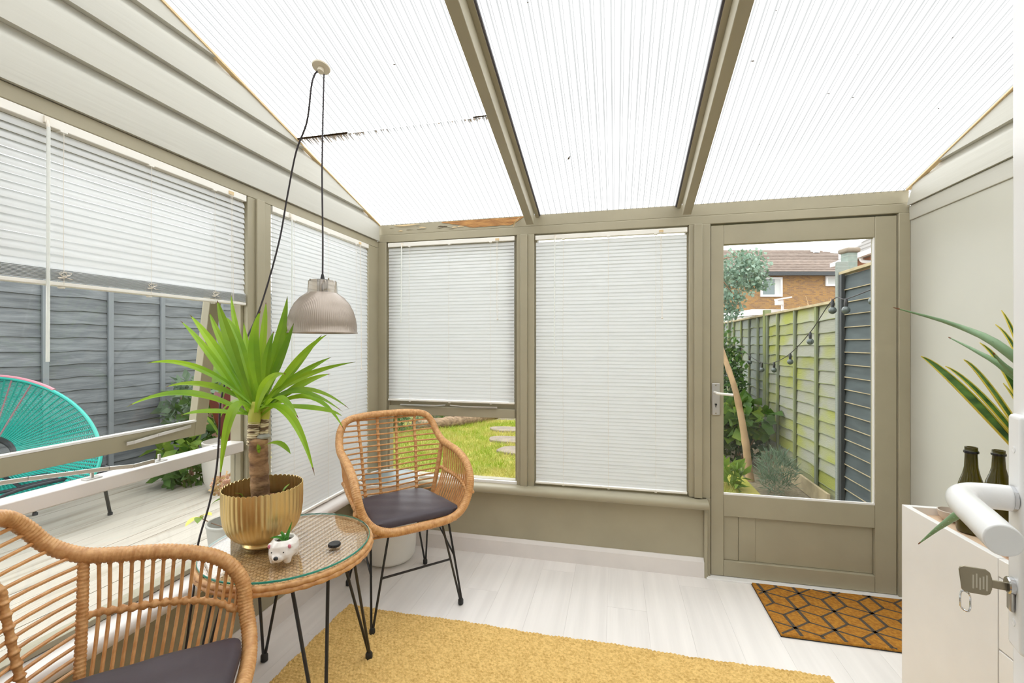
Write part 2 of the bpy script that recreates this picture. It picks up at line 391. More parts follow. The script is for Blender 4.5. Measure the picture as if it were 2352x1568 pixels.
post(wl, -.122, 0, 'y', .405, 1.975, False, 'corner_post')
def sill_profile(s):
    pts = [(-.08,.405),(.03,.405),(.034,.398),(.05,.396)]
    for k in range(7):
        a = -PI/2+PI*k/6; pts.append((.05+.022*math.cos(a), .42+.022*math.sin(a)))
    pts += [(.03,.444),(-.08,.45)]
    return [(s*x, z) for x, z in pts]
struct(MB().prism(sill_profile(1), 'y', RY, 0).build('trim_1', 'skirt', smooth=True, ang=.6))
p = sill_profile(-1)[::-1]
struct(MB().prism(p, 'x', 0., 2.075).build('trim_2', 'paint', smooth=True, ang=.6))
bbp = [(0,0),(.018,0),(.018,.088),(.004,.108),(0,.108)]
struct(MB().prism(bbp, 'y', RY, 0).build('baseboard_left', 'skirt', smooth=False))
struct(MB().prism([(-x, z) for x, z in bbp][::-1], 'x', .018, 2.06).build('baseboard_back', 'skirt', smooth=False))

# back wall
wb = struct(MB().box(0, 2.07, 0, .10, -.25, .405).build('wall_back', 'paint', smooth=False))
MB().box(0, RW, .008, .09, 2.062, 2.136).build('wall_plate', 'paint', wb, bevel=.004)
MB().box(0, RW, 0, .09, 2.012, 2.061).build('head_rail', 'paint', wb, bevel=.003)
post(wb, 0.002, .064, 'x', .405, 2.012, False, 'corner_post')
post(wb, .965, 1.076, 'x', .405, 2.012)
post(wb, 1.979, 2.094, 'x', .45, 2.012); MB().box(2.07, 2.094, -.004, .08, 0, .45).build('door_jamb', 'paint', wb, bevel=.003)
post(wb, 3.008, 3.06, 'x', 0, 2.012, False, 'door_jamb')
MB().box(2.058, 2.078, -.02, 0, 0, .40).build('edge_moulding', 'paint', wb, bevel=.004)
# rotten stretch of the plate
rp = MB()
pts_t = []
for k in range(25):
    x = .46+.56*k/24; pts_t.append((x, 2.128-.002*random.random()))
pts_b = []
for k in range(25):
    x = .46+.56*k/24; t = k/24; pts_b.append((x, 2.128-.052*min(1, t*2.2+.15)*(1 if t < .85 else (1-t)/.15)+.006*random.random()))
vs = [(x,.0065,z) for x,z in pts_t]+[(x,.004+.002*random.random(),z) for x,z in pts_b]
rp.add(vs, [(i,i+25,i+26,i+1) for i in range(24)]); rp.build('exposed_wood_patch', 'rotwood', wb)
MB().leaf((.985,0,2.118),(.965,-.02,2.09),(.945,-.012,2.06), .02, 6, .6).build('peeling_splinter', 'splinter', wb)
MB().leaf((.12,.005,2.122),(.20,-.004,2.118),(.30,.004,2.124), .010, 6, .3, side=(0,1,0)).build('peeling_splinter', 'splinter', wb)
for k in range(14):
    x = .05+.55*random.random(); z = 2.072+.045*random.random()
    MB().leaf((x,.007,z),(x+.02,.003,z+.003),(x+.03+.03*random.random(),.006,z), .007, 4, .2, side=(0,1,0), shape='oval').build('paint_flake', random.choice(['paint','splinter','debris']), wb)

# right wall
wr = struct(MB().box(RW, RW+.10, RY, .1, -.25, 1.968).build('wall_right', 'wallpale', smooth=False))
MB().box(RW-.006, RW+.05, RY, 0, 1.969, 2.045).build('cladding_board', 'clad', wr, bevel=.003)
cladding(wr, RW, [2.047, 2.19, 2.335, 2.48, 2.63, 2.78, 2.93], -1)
struct(MB().prism([(-x+RW, z) for x, z in bbp][::-1], 'y', RY, 0).build('baseboard_right', 'skirt', smooth=False))

# house wall behind the camera with the doorway, and the hall beyond it
we = MB(); we.box(-.1, .92, RY-.25, RY, -.2, 3.05); we.box(1.83, RW+.1, RY-.25, RY, -.2, 3.05); we.box(.92, 1.83, RY-.25, RY, 2.08, 3.05)
we = struct(we.build('wall_rear', 'hall', smooth=False))
h = MB(); y0 = RY-.25
h.box(.3, .4, y0-1.6, y0, 0, 2.4); h.box(2.6, 2.7, y0-1.6, y0, 0, 2.4); h.box(.3, 2.7, y0-1.7, y0-1.6, 0, 2.4); h.box(.3, 2.7, y0-1.7, y0, 2.4, 2.5); h.box(.3, 2.7, y0-1.7, RY, -.05, -.003)
struct(h.build('wall_hall', 'hall', smooth=False))
fr = MB(); fr.box(.92,.98,RY-.07,RY,0,2.08); fr.box(1.77,1.83,RY-.07,RY,0,2.08); fr.box(.98,1.77,RY-.07,RY,2.02,2.08)
struct(fr.build('trim_3', 'upvc', bevel=.004))

# ------------------------------------------------------------------ roof
ceil = struct(empty('ceiling'))
def sheet(x0, x1, ya, yb, dz=0.):
    v = [(x0,ya,zr(ya)+dz),(x1,ya,zr(ya)+dz),(x1,yb,zr(yb)+dz),(x0,yb,zr(yb)+dz)]
    o = MB().add(v, [(0,1,2,3)]).build('roof_sheet', 'roof', ceil, smooth=False)
    r = MB(); x = x0+.012; k = 0  # flat strips carrying the painted shading lines of the ribs
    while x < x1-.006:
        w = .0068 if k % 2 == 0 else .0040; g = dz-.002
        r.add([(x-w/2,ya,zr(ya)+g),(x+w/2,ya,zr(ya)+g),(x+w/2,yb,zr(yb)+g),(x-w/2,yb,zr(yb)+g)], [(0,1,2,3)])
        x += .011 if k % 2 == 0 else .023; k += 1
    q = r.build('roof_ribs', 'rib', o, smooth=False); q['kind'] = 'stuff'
    return o
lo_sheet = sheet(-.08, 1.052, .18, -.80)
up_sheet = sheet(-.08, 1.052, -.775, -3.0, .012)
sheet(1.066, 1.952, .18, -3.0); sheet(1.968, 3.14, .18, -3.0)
d = MB()      # grime along the lap of the two left sheets
for k in range(120):
    x = .01+1.02*(k/120); 
    if random.random() < (.95 if x < .38 else (.12 if x < .9 else .7)):
        w = .004+.008*random.random(); L_ = (.012+.03*random.random())*(1.3 if x < .3 else .6)
        ya, yb = -.798, -.798+L_; d.add([(x,ya,zr(ya)-.002),(x+w,ya,zr(ya)-.002),(x+w*.6,yb,zr(yb)-.002),(x+w*.3,yb,zr(yb)-.002)], [(0,1,2,3)])
d.box(0, .30, -.803, -.798, zr(-.8)-.003, zr(-.8)+.004); d.box(.94, 1.04, -.802, -.799, zr(-.8)-.002, zr(-.8)+.003)
q = d.build('lap_grime', 'ribdirt', ceil, smooth=False); q['kind'] = 'stuff'
d = MB()      # leaf crumbs and dead insects lying on the sheets
for k in range(70):
    x = (2.0+1.0*random.random()) if k < 50 else 3.0*random.random(); y = -2.2*random.random()-.05; s = .003+.008*random.random()**2
    a = random.random()*PI; ca, sa = math.cos(a)*s, math.sin(a)*s
    d.add([(x-ca,y-sa,zr(y)-.005),(x+sa*.4,y-ca*.4,zr(y)-.004),(x+ca,y+sa,zr(y)-.005),(x-sa*.4,y+ca*.4,zr(y)-.006)], [(0,1,2,3)])
x, y = 1.33, -.47; d.add([(x,y,zr(y)-.005),(x+.012,y-.004,zr(y)-.004),(x+.022,y-.05,zr(y)-.005),(x+.008,y-.03,zr(y)-.006)], [(0,1,2,3)])
q = d.build('roof_debris', 'debris', ceil, smooth=False); q['kind'] = 'stuff'
for x, s in ((1.06, 1), (1.96, -1)):
    def pt(y, dz, dx=0): return (x+dx, y, zr(y)+dz)
    MB().bar(pt(-.045,-.05), pt(-2.9,-.05), .046, .085).build('rafter', 'paint', ceil, bevel=.003)
    MB().bar(pt(.02,-.008,s*.034), pt(-2.9,-.008,s*.034), .022, .014).build('glazing_bar', 'paint', ceil, smooth=False)
    MB().bar(pt(.02,-.004,s*.049), pt(-2.9,-.004,s*.049), .008, .010).build('gasket', 'gasket', ceil, smooth=False)
# foam strips under the roof edge
MB().bar((.01,-.0,zr(0)-.003),(.01,-2.9,zr(-2.9)-.003),.02,.008).build('edge_strip', 'splinter', ceil, smooth=False)
MB().bar((RW-.01,-.0,zr(0)-.003),(RW-.01,-2.9,zr(-2.9)-.003),.02,.008).build('edge_strip', 'splinter', ceil, smooth=False)
for x, s in ((.37,.02),(1.52,.012),(2.52,.018),(3.02,.03)):   # dried moss wisps on the plate
    m = MB()
    for k in range(9):
        a = Vector((x+.012*random.uniform(-1,1), -.004, zr(0)-.004)); b = a+Vector((s*random.uniform(-1,1), -.01*random.random(), s*random.random()*1.2))
        m.leaf(a, (a+b)/2+Vector((0,0,.002)), b, .003, 3, .2)
    m.build('moss_wisp', 'mossbat' if x > 3 else 'debris', ceil)

# ------------------------------------------------------------------ windows
def pane_x(parent, x0, x1, y, z0, z1, name='pane'):
    return MB().box(x0, x1, y-.002, y+.002, z0, z1).build(name, 'glass', parent, smooth=False)
def pane_y(parent, y0, y1, x, z0, z1, name='pane'):
    return MB().box(x-.002, x+.002, y0, y1, z0, z1).build(name, 'glass', parent, smooth=False)
def frame_y(y0, y1, z0, z1, x0, x1, t=.028):
    m = MB(); m.box(x0,x1,y0,y0+t,z0,z1); m.box(x0,x1,y1-t,y1,z0,z1); m.box(x0,x1,y0+t,y1-t,z1-t,z1); m.box(x0,x1,y0+t,y1-t,z0,z0+t); return m
def frame_x(x0, x1, z0, z1, y0, y1, t=.028):
    m = MB(); m.box(x0,x0+t,y0,y1,z0,z1); m.box(x1-t,x1,y0,y1,z0,z1); m.box(x0+t,x1-t,y0,y1,z1-t,z1); m.box(x0+t,x1-t,y0,y1,z0,z0+t); return m
# window 1: top-hung sash pushed open, fixed pane under a transom
w1 = struct(empty('window_1'))
a0, a1 = -1.985, -1.092
m = MB(); t = .014
m.box(-.075,-.02,a0,a0+t,.45,1.975); m.box(-.075,-.02,a1-t,a1,.45,1.975); m.box(-.075,-.02,a0+t,a1-t,1.955,1.975); m.box(-.075,-.02,a0+t,a1-t,.45,.468)
m.build('frame', 'paint', w1, bevel=.002)
MB().box(-.075, -.004, a0+t, a1-t, .862, .906).build('transom', 'skirt', w1, bevel=.003)  # same paint as the frame; the light on it is painted in as a paler colour
pane_y(w1, a0+t, a1-t, -.05, .468, .862)
TILT = math.atan2(.15, 1.03)
sash = empty('sash', (-.055, 0, 1.955)); sash.parent = w1; sash.rotation_euler = (0, TILT, 0)
L_ = 1.035; b0, b1 = a0+.016, a1-.016; t = .055
m = MB(); m.box(-.04,0,b0,b0+t,-L_,0); m.box(-.04,0,b1-t,b1,-L_,0); m.box(-.04,0,b0+t,b1-t,-t,0); m.box(-.04,0,b0+t,b1-t,-L_,-L_+.062)
m.build('sash_frame', 'paint', sash, bevel=.003)
pane_y(sash, b0+t, b1-t, -.03, -L_+.062, -t)
m = MB(); m.box(-.012,.0012,b0+t,b1-t,-L_+.062,-L_+.070); 
m.build('putty_line', 'white', sash, smooth=False)
def stay(parent, pts, pegs=()):
    m = MB(); 
    for a, b in zip(pts[:-1], pts[1:]): m.bar(a, b, .004, .013, up=(0,0,1))
    return m.build('window_stay', 'steel', parent, bevel=.0015)
stay(sash, [(.006,-1.19,-.985),(.008,-1.33,-.995),(.010,-1.42,-1.004),(.016,-1.45,-1.002)])
stay(w1, [(-.10,-1.96,.955),(-.06,-1.80,.945),(-.02,-1.62,.928),(.0,-1.56,.921),(.012,-1.50,.924)])
for y in (-1.66, -1.45, -1.20):
    MB().box(-.045,-.02,y-.022,y+.022,.906,.910).box(-.036,-.029,y-.004,y+.004,.91,.932).build('stay_peg', 'steel', w1, bevel=.001)
# window 2
w2 = struct(frame_y(-.958, -.122, .45, 1.975, -.07, -.02, .016).build('window_2', 'paint', smooth=False))
pane_y(w2, -.942, -.138, -.05, .466, 1.959)
# window 3: opening upper sash (shut), fixed lower pane
w3 = struct(empty('window_3'))
frame_x(.064, .965, .45, 2.012, .02, .07, .014).build('frame', 'paint', w3, smooth=False)
MB().box(.078,.951,.004,.07,.858,.915).build('transom', 'paint', w3, bevel=.003)
MB().box(.064,.965,0,.07,.405,.462).build('bottom_rail', 'white', w3, bevel=.002)
pane_x(w3, .078, .951, .05, .462, .858)
frame_x(.078, .951, .915, 1.998, .03, .06, .045).build('sash_frame', 'paint', w3, smooth=False)
pane_x(w3, .123, .906, .045, .96, 1.953)
m = MB(); m.bar((.17,-.004,.925),(.42,-.012,.926),.012,.008); m.bar((.42,-.012,.926),(.50,-.03,.934),.012,.006); m.build('window_stay', 'steel', w3, bevel=.001)
m = MB(); m.bar((.84,-.004,.925),(.60,-.012,.926),.012,.008); m.bar((.60,-.012,.926),(.53,-.03,.934),.012,.006); m.build('window_stay', 'steel', w3, bevel=.001)
# window 4
w4 = struct(frame_x(1.076, 1.979, .445, 2.012, .02, .07, .016).build('window_4', 'paint', smooth=False))
pane_x(w4, 1.092, 1.963, .05, .461, 1.996)

# ------------------------------------------------------------------ garden door
d1 = struct(empty('door_1'))
def dbox(name, x0, x1, z0, z1, y0=.008, y1=.05, m='paint'): return MB().box(x0,x1,y0,y1,z0,z1).build(name, m, d1, bevel=.003)
dbox('stile', 2.098, 2.166, .012, 2.003); dbox('stile', 2.906, 3.005, .012, 2.003)
dbox('top_rail', 2.166, 2.906, 1.893, 2.003); dbox('middle_rail', 2.166, 2.906, .352, .474); dbox('bottom_rail', 2.166, 2.906, .012, .10)
dbox('lower_panel', 2.166, 2.906, .10, .352, .028, .04); dbox('panel_strip', 2.168, 2.245, .10, .352, .021, .03); dbox('panel_strip', 2.247, 2.335, .10, .352, .025, .03)
pane_x(d1, 2.166, 2.906, .032, .474, 1.893)
m = MB(); m.box(2.166,2.906,.010,.020,.474,.484); m.box(2.900,2.906,.012,.02,.484,1.893)
m.build('glazing_bead', 'white', d1, smooth=False)
hd = MB().box(2.103,2.144,.000,.008,.925,1.105).build('lock_plate', 'steel', d1, bevel=.002)
m = MB(); m.tube(bez([(2.116,.004,1.054),(2.118,-.04,1.054),(2.128,-.052,1.052),(2.20,-.052,1.046)],8), .0075, 10); m.build('lever', 'blindrail', hd)
MB().lathe([(.0055,0),(.0055,.004)], 12).build('keyhole', 'rubber', hd, loc=(2.123,-.004,.985)).rotation_euler = (PI/2,0,0)
MB().box(2.121,2.125,-.001,.001,.968,.982).build('keyhole_slot', 'rubber', hd, smooth=False)
for z in (.935, 1.095): MB().ball((2.123,-.001,z),(.004,.002,.004),8,6).build('screw', 'brassy', hd)
struct(MB().box(2.07, 3.05, -.03, .06, .0, .010).build('trim_4', 'white', bevel=.002))   # threshold strip

# ------------------------------------------------------------------ venetian blinds
def slat_mesh(w, tilt, name):
    hw = .0128; n = 4; th = .0005; top = []; 
    for k in range(n+1):
        u = -1+2*k/n; yy = u*hw; zz = .0028*(1-u*u)
        top.append((yy*math.cos(tilt)+zz*math.sin(tilt), -yy*math.sin(tilt)+zz*math.cos(tilt)))
    nx, nz = math.sin(tilt)*th, math.cos(tilt)*th
    poly = top+[(a-nx, b-nz) for a, b in top[::-1]]
    return MB().prism(poly, 'x', -w/2, w/2).mesh(name, True, .9)
def blind(label, loc, rz, w, H, drop, tilt, pitch, ladders, wand_x, lift_x, wand_len, stacked=0, gap=.004):
    """loc: top centre of the head rail; H: drop to the underside of the bottom rail"""
    root = empty('venetian_blind', (loc[0], loc[1], loc[2]-H), rz)
    tag(root, label, 'blind', 'white venetian blinds')
    MB().box(-w/2,w/2,-.013,.013,H-.027,H).build('head_rail', 'blindrail', root, bevel=.002)
    sm = slat_mesh(w-.006, tilt, 'slat'); z = H-.027-gap-.012
    zb = .013+stacked*.0032+.008
    nsl = int((z-zb-.006)/pitch); pitch = (z-zb-.006)/max(1,nsl)
    for _ in range(nsl+1):
        link_mesh('slat', sm, 'slat', root, (0,.001*random.uniform(-1,1),z), (0, random.uniform(-.0012,.0012), 0)); z -= pitch
    fm = slat_mesh(w-.006, .12, 'slat')
    for k in range(stacked): link_mesh('slat', fm, 'slat', root, (0,0,.017+k*.0036))
    MB().box(-w/2,w/2,-.012,.012,0,.013).build('bottom_rail', 'blindrail', root, bevel=.003)
    for x in ladders:
        m = MB()
        for s in (-1, 1): m.tube([(x, s*.0125, .006), (x+.002, s*.0135, H*.5), (x, s*.0125, H-.02)], .0008, 4)
        m.build('ladder_cord', 'cordw', root)
        MB().box(x-.009,x+.009,-.011,.014,H-.031,H-.026).build('cord_clip', 'blindrail', root, bevel=.001)
        MB().lathe([(.0075,0),(.009,.003),(.006,.006)], 10).build('rail_button', 'blindrail', root, loc=(x,.002,-.005))
        if stacked:
            k = MB(); r = 0
            k.tube([(x+.022*math.cos(i*1.3)*(.6+.4*math.sin(i*.7)), .016+.004*math.sin(i*2.1), .032+.010*math.sin(i*.9)) for i in range(22)], .0009, 4); k.build('slack_cord', 'cordw', root)
    if wand_x is not None:
        MB().box(wand_x-.006,wand_x+.006,.013,.02,H-.022,H-.004).tube([(wand_x,.018,H-.015),(wand_x,.024,H-.04)], .004, 8).build('wand_hook', 'cordw', root)
        MB().tube([(wand_x,.024,H-.035),(wand_x+.003,.026,H-.035-wand_len)], .0042, 6).build('tilt_wand', 'wand', root)
    if lift_x is not None:
        m = MB(); 
        for s in (-1, 1): m.tube([(lift_x+s*.003,.016,H-.02),(lift_x+s*.004-.002,.020,H-.45),(lift_x-.004+s*.002,.021,H-.45-.35*drop)], .001, 4)
        m.ball((lift_x-.004,.021,H-.45-.35*drop), .006, 8, 6); m.build('lift_cord', 'cordw', root)
        MB().box(lift_x-.012,lift_x+.012,.012,.016,H-.022,H-.008).build('cord_lock', 'splinter', root, bevel=.001)
    return root
T1 = math.radians(69)
blind('wide venetian blind half raised over the open sash, slats bunched at its bottom rail', (-.008,-1.54,1.974), -PI/2, .880, .478, 1, T1, .0212, (-.285,-.035,.215), .258, -.36, .66, stacked=10)
blind('venetian blind lowered to the sill behind the yucca and pendant lamp', (-.004,-.54,1.974), -PI/2, .826, 1.52, 1, T1, .0212, (-.27,0,.27), .30, -.31, .70)
blind('venetian blind ending above the transom, behind the back rattan chair', (.515,.004,2.004), PI, .872, 1.055, .2, T1, .0212, (-.28,0,.28), .33, -.325, .50)
blind('tall venetian blind fully lowered beside the garden door', (1.527,.004,1.999), PI, .886, 1.535, .2, math.radians(70), .0212, (-.27,0,.27), .32, -.30, .70, gap=.012)

# ------------------------------------------------------------------ rattan chairs
RIM = [(0,.27,.455),(.14,.27,.458),(.22,.262,.49),(.265,.245,.55),(.285,.23,.63),(.29,.17,.70),(.29,.06,.738),(.287,-.06,.752),(.285,-.14,.765),(.278,-.205,.805),(.262,-.24,.86),(.22,-.262,.905),(.12,-.27,.922),(0,-.272,.925)]
rim_half = bez(RIM, 14)
rim_full = rim_half+[Vector((-p.x,p.y,p.z)) for p in rim_half[-2:0:-1]]
def resample(P, step, closed=False):
    Q = [Vector(p) for p in P]+([Vector(P[0])] if closed else []); out = [Q[0].copy()]; acc = 0.
    for a, b in zip(Q[:-1], Q[1:]):
        l = (b-a).length
        if l < 1e-9: continue
        t = step-acc
        while t <= l: out.append(a+(b-a)*(t/l)); t += step
        acc = (acc+l) % step if l >= 1e-9 else acc
        acc = l-(t-step)
    return out
def wrapped(P, r, pitch, closed=False, n=10, amp=.05):
    Q = resample(P, pitch/3, closed)
    if closed and len(Q) % 3: Q = Q[:len(Q)-(len(Q) % 3)]
    rad = [r*(1+(amp if i % 3 == 1 else (-amp*.9 if i % 3 == 0 else amp*.6))) for i in range(len(Q))]
    return MB().tube(Q, rad, n, closed)
def rim_at_z(z):       # back part of the rim, right side
    seg = [p for p in rim_half if p.y < -.1]
    for a, b in zip(seg[:-1], seg[1:]):
        if a.z <= z <= b.z: t = (z-a.z)/max(1e-6, b.z-a.z); return a+(b-a)*t
    return seg[-1]
def post_at_z(z):
    t = max(0., (z-.44)/(.762-.44)); return Vector((.205+.08*t**.8, -.115-.02*t, z))
def back_y(z): return -.205-.068*((z-.44)/.48)
def sag(z): return -.046+.038*min(1, max(0, (z-.60)/.26))
def cane_curve(z, n=14):
    e = post_at_z(z) if z < .757 else rim_at_z(z)
    yb = back_y(z)-.012; out = []; dz = sag(z)
    for k in range(n+1):
        u = -1+2*k/n; x = e.x*u; q = abs(u)**2.6
        out.append(Vector((x, yb+(e.y-yb)*q, z+dz*(1-u*u))))
    return out
def make_chair():
    root = empty('rattan_chair')
    wrapped(rim_full, .0195, .0095, True).build('wrapped_rim', 'rattan', root, ang=1.2)
    zs = [.500+.0268*k for k in range(16)]
    curves = []
    for z in zs:
        cv = cane_curve(z); curves.append(cv); MB().tube(cv, .0048, 7).build('back_cane', 'cane', root)
    for x in (-.165, -.055, .055, .165):
        P = []
        for z in [.46+.02*k for k in range(24)]:
            e = rim_at_z(z) if z > .757 else post_at_z(z); u = x/e.x; yb = back_y(z)-.012
            dz = sag(z)
            P.append(Vector((x*(.86+.14*(z-.44)/.48), yb+(e.y-yb)*abs(u)**2.6, z+dz*(1-u*u))))
            if z > .905: break
        Q = resample(P, .0025); rad = []
        for i, p in enumerate(Q):
            near = min(abs(p.z-(zz+sag(zz)*(1-min(1,abs(x)/.28)**2))) for zz in zs); rad.append(.0082*(1+.05*(-1)**(i//2))+(.0042*max(0, 1-near/.008)))
        MB().tube(Q, rad, 8).build('back_rib', 'rattan', root, ang=1.2)
    for s in (-1, 1):
        P = [Vector((s*q.x, q.y, q.z)) for q in (post_at_z(.43+.0165*k) for k in range(21))]
        wrapped(P, .0125, .010, amp=.07).build('side_post', 'rattan', root, ang=1.2)
        arm = [p for p in rim_half if -.125 < p.y < .225 and p.z > .62]
        arm = resample(arm, .0242)
        mids = []
        for k, tp in enumerate(arm):
            u = k/(len(arm)-1); bt = Vector((.212+.018*math.sin(PI*min(1,u*1.2)), .205-.30*u, .438))
            mid = tp*.5+bt*.5+Vector((.022,0,-.005))
            cv = bez([tp, mid, bt], 6); cv = [Vector((s*p.x,p.y,p.z)) for p in cv]
            MB().tube(cv, .0046, 7).ball(cv[0]-Vector((0,0,.018)), (.0075,.0075,.010), 8, 5).build('arm_cane', 'cane', root)
            mids.append(bez([tp, mid, bt], 10)[9])
        band = [Vector((s*(p.x+.002), p.y, p.z)) for p in mids]
        e0 = band[0]+Vector((s*.022,.022,.02)); band = [e0]+band+[Vector((s*.262,-.128,mids[-1].z))]
        Q = resample(bez(band, 6), .004); rad = [.0105*(1+.22*math.sin(i*1.05)) for i in range(len(Q))]
        MB().tube(Q, rad, 8).build('arm_braid', 'rattan', root, ang=1.2)
    seat = [Vector((.225*math.copysign(abs(math.cos(a))**.6, math.cos(a)), .02+.215*math.copysign(abs(math.sin(a))**.6, math.sin(a)), .428)) for a in [2*PI*k/48 for k in range(48)]]
    wrapped(seat, .011, .009, True).build('seat_ring', 'rattan', root, ang=1.2)
    for k in range(12):
        y = -.16+.034*k; MB().tube([(-.215,y,.425),(0,y,.418),(.215,y,.425)], .0048, 6).build('seat_cane', 'cane', root)
    # hairpin legs
    for sx in (-1, 1):
        for sy in (-1, 1):
            ft = Vector((sx*.223, sy*.245, .028)); a = Vector((sx*.20, sy*.13, .425)); b = Vector((sx*.135, sy*.205, .425))
            lg = MB().tube([a, ft+Vector((.004*sx,0,0))], .0058, 8).tube([b, ft-Vector((.004*sx,0,0))], .0058, 8).build('leg', 'blackmetal', root)
            MB().lathe([(.010,0),(.0135,.004),(.0135,.024),(.009,.032)], 12, (ft.x,ft.y,.001)).build('foot_cap', 'rubber', lg)
    def on_leg(sx, sy, z, rod):
        ft = Vector((sx*.223, sy*.245, .028)); a = Vector((sx*.20, sy*.13, .425)) if rod else Vector((sx*.135, sy*.205, .425)); t = (z-.028)/(.425-.028); return ft+(a-ft)*t
    for sy in (-1, 1): MB().tube([on_leg(-1,sy,.235,False), on_leg(1,sy,.235,False)], .0055, 8).build('stretcher', 'blackmetal', root)
    for sx in (-1, 1): MB().tube([on_leg(sx,-1,.40,True), on_leg(sx,1,.235,True)], .0050, 8).build('stretcher', 'blackmetal', root)
    return root
chairA = make_chair()
chairB = copy_tree(chairA)
chairA.location = (.468,-.560,0); chairA.rotation_euler = (0,0,math.radians(-44.4-90))
chairB.location = (.456,-1.976,0); chairB.rotation_euler = (0,0,math.radians(35-90))
tag(chairA, 'rattan bucket chair in the far corner behind the round table, with black hairpin legs', 'chair', 'rattan chairs')
tag(chairB, 'rattan bucket chair cropped at the lower left, nearest the viewer', 'chair', 'rattan chairs')
def cushion_mesh():
    nx, ny = 26, 26; t = .047; V = []; Fc = []
    def shape(u, v):
        k = 9.; r = (abs(u)**k+abs(v)**k)**(1/k); m = max(abs(u), abs(v))
        if r > 1e-6: u, v = u*m/r, v*m/r
        hw = .226-.042*(1-v)/2
        return u*hw, .036+v*.216
    for side in (0, 1):
        for j in range(ny+1):
            for i in range(nx+1):
                u, v = -1+2*i/nx, -1+2*j/ny; x, y = shape(u, v)
                e = max(abs(u), abs(v)); bulge = .010*(1-u*u)*(1-v*v); edge = max(0., (e-.86)/.14)
                rz = t/2*(1-.45*edge**2.2); z = (rz+bulge) if side else -(rz*.9)
                if side: z += .0018*math.sin(9*u+3*v)*math.cos(7*v-2*u)
                V.append((x, y, t/2+z))
    off = (nx+1)*(ny+1)
    for j in range(ny):
        for i in range(nx):
            a = j*(nx+1)+i; Fc.append((a, a+nx+1, a+nx+2, a+1)); b = a+off; Fc.append((b, b+1, b+nx+2, b+nx+1))
    ring = [i for i in range(nx+1)]+[(j*(nx+1)+nx) for j in range(1,ny+1)]+[ny*(nx+1)+i for i in range(nx-1,-1,-1)]+[j*(nx+1) for j in range(ny-1,0,-1)]
    for a, b in zip(ring, ring[1:]+ring[:1]): Fc.append((a, b, b+off, a+off))
    m = MB(); m.v = V; m.f = Fc; return m
cuA = cushion_mesh().build('seat_cushion', 'cushion', None, ang=1.1)
cuA.location = (.468,-.560,.455); cuA.rotation_euler = (math.radians(1.5),0,math.radians(-134.4))
cuB = cuA.copy(); C.objects.link(cuB); cuB.location = (.456,-1.976,.455); cuB.rotation_euler = (math.radians(1.5),0,math.radians(-55))
tag(cuA, 'dark plum seat cushion on the far corner rattan chair', 'cushion', 'chair cushions')
tag(cuB, 'dark plum seat cushion on the nearest rattan chair, cut off at the bottom edge', 'cushion', 'chair cushions')

# ------------------------------------------------------------------ round side table
TC = (.407,-1.320); TZ = .605; TR = .278
tb = empty('side_table', (TC[0],TC[1],0)); tag(tb, 'round woven rattan side table with glass top and black hairpin legs', 'table')
MB().lathe([(0,.575),(TR-.004,.575),(TR-.004,.585),(0,.585)], 64).build('table_board', 'weavebase', tb)
wv = MB(); wa = math.radians(38)      # flat strands woven over and under
for dr in (0, 1):
    ux, uy = (math.cos(wa), math.sin(wa)) if dr == 0 else (-math.sin(wa), math.cos(wa))
    px_, py_ = -uy, ux; pit = .0105
    k = -26
    for k in range(-25, 26):
        off = k*pit; hl = (TR-.008)**2-off**2
        if hl <= 0: continue
        hl = math.sqrt(hl); n = max(4, int(2*hl/.0052)); w = .0042 if dr == 0 else .0036; vs = []
        for i in range(n+1):
            s = -hl+2*hl*i/n; ph = (s/pit+ (k % 2)+dr)*PI; z = .5875+.0016*math.cos(ph)
            for e in (-1, 1): vs.append((ux*s+px_*(off+e*w), uy*s+py_*(off+e*w), z))
        wv.add(vs, [(2*i,2*i+1,2*i+3,2*i+2) for i in range(n)])
q = wv.build('woven_top', 'weave', tb, smooth=False); q['kind'] = 'stuff'
rm = MB()
for lay, (rr, zz) in enumerate(((TR+.004,.585),(TR+.005,.570))):
    P = [Vector((math.cos(a)*rr, math.sin(a)*rr, zz)) for a in [2*PI*i/216 for i in range(216)]]
    rad = [.0098*(1+.12*math.sin(i*PI/3+lay*2.1)) for i in range(216)]; rm.tube(P, rad, 8, True)
rm.build('woven_rim', 'rattan', tb, ang=1.2)
gt = MB().lathe([(0,TZ-.008),(TR,TZ-.008),(TR,TZ),(0,TZ)], 96, cap=False).build('glass_top', 'tglass', tb, smooth=False)
MB().lathe([(TR-.001,TZ-.0075),(TR+.0012,TZ-.0065),(TR+.0012,TZ-.0015),(TR-.001,TZ-.0005)], 96, cap=False).build('glass_edge', 'tedge', gt, smooth=False)
for a in (147, 62, 237, 327):
    ar = math.radians(a); ft = Vector((.322*math.cos(ar), .322*math.sin(ar), .03))
    t1 = Vector((.215*math.cos(ar-.28), .215*math.sin(ar-.28), .555)); t2 = Vector((.215*math.cos(ar+.28), .215*math.sin(ar+.28), .555))
    tg = Vector((-math.sin(ar), math.cos(ar), 0))*.004
    lg = MB().tube([t1, ft-tg], .0058, 8).tube([t2, ft+tg], .0058, 8).build('leg', 'blackmetal', tb)
    MB().lathe([(.010,0),(.0145,.004),(.0145,.026),(.009,.034)], 12, (ft.x,ft.y,.001)).build('foot_cap', 'rubber', lg)

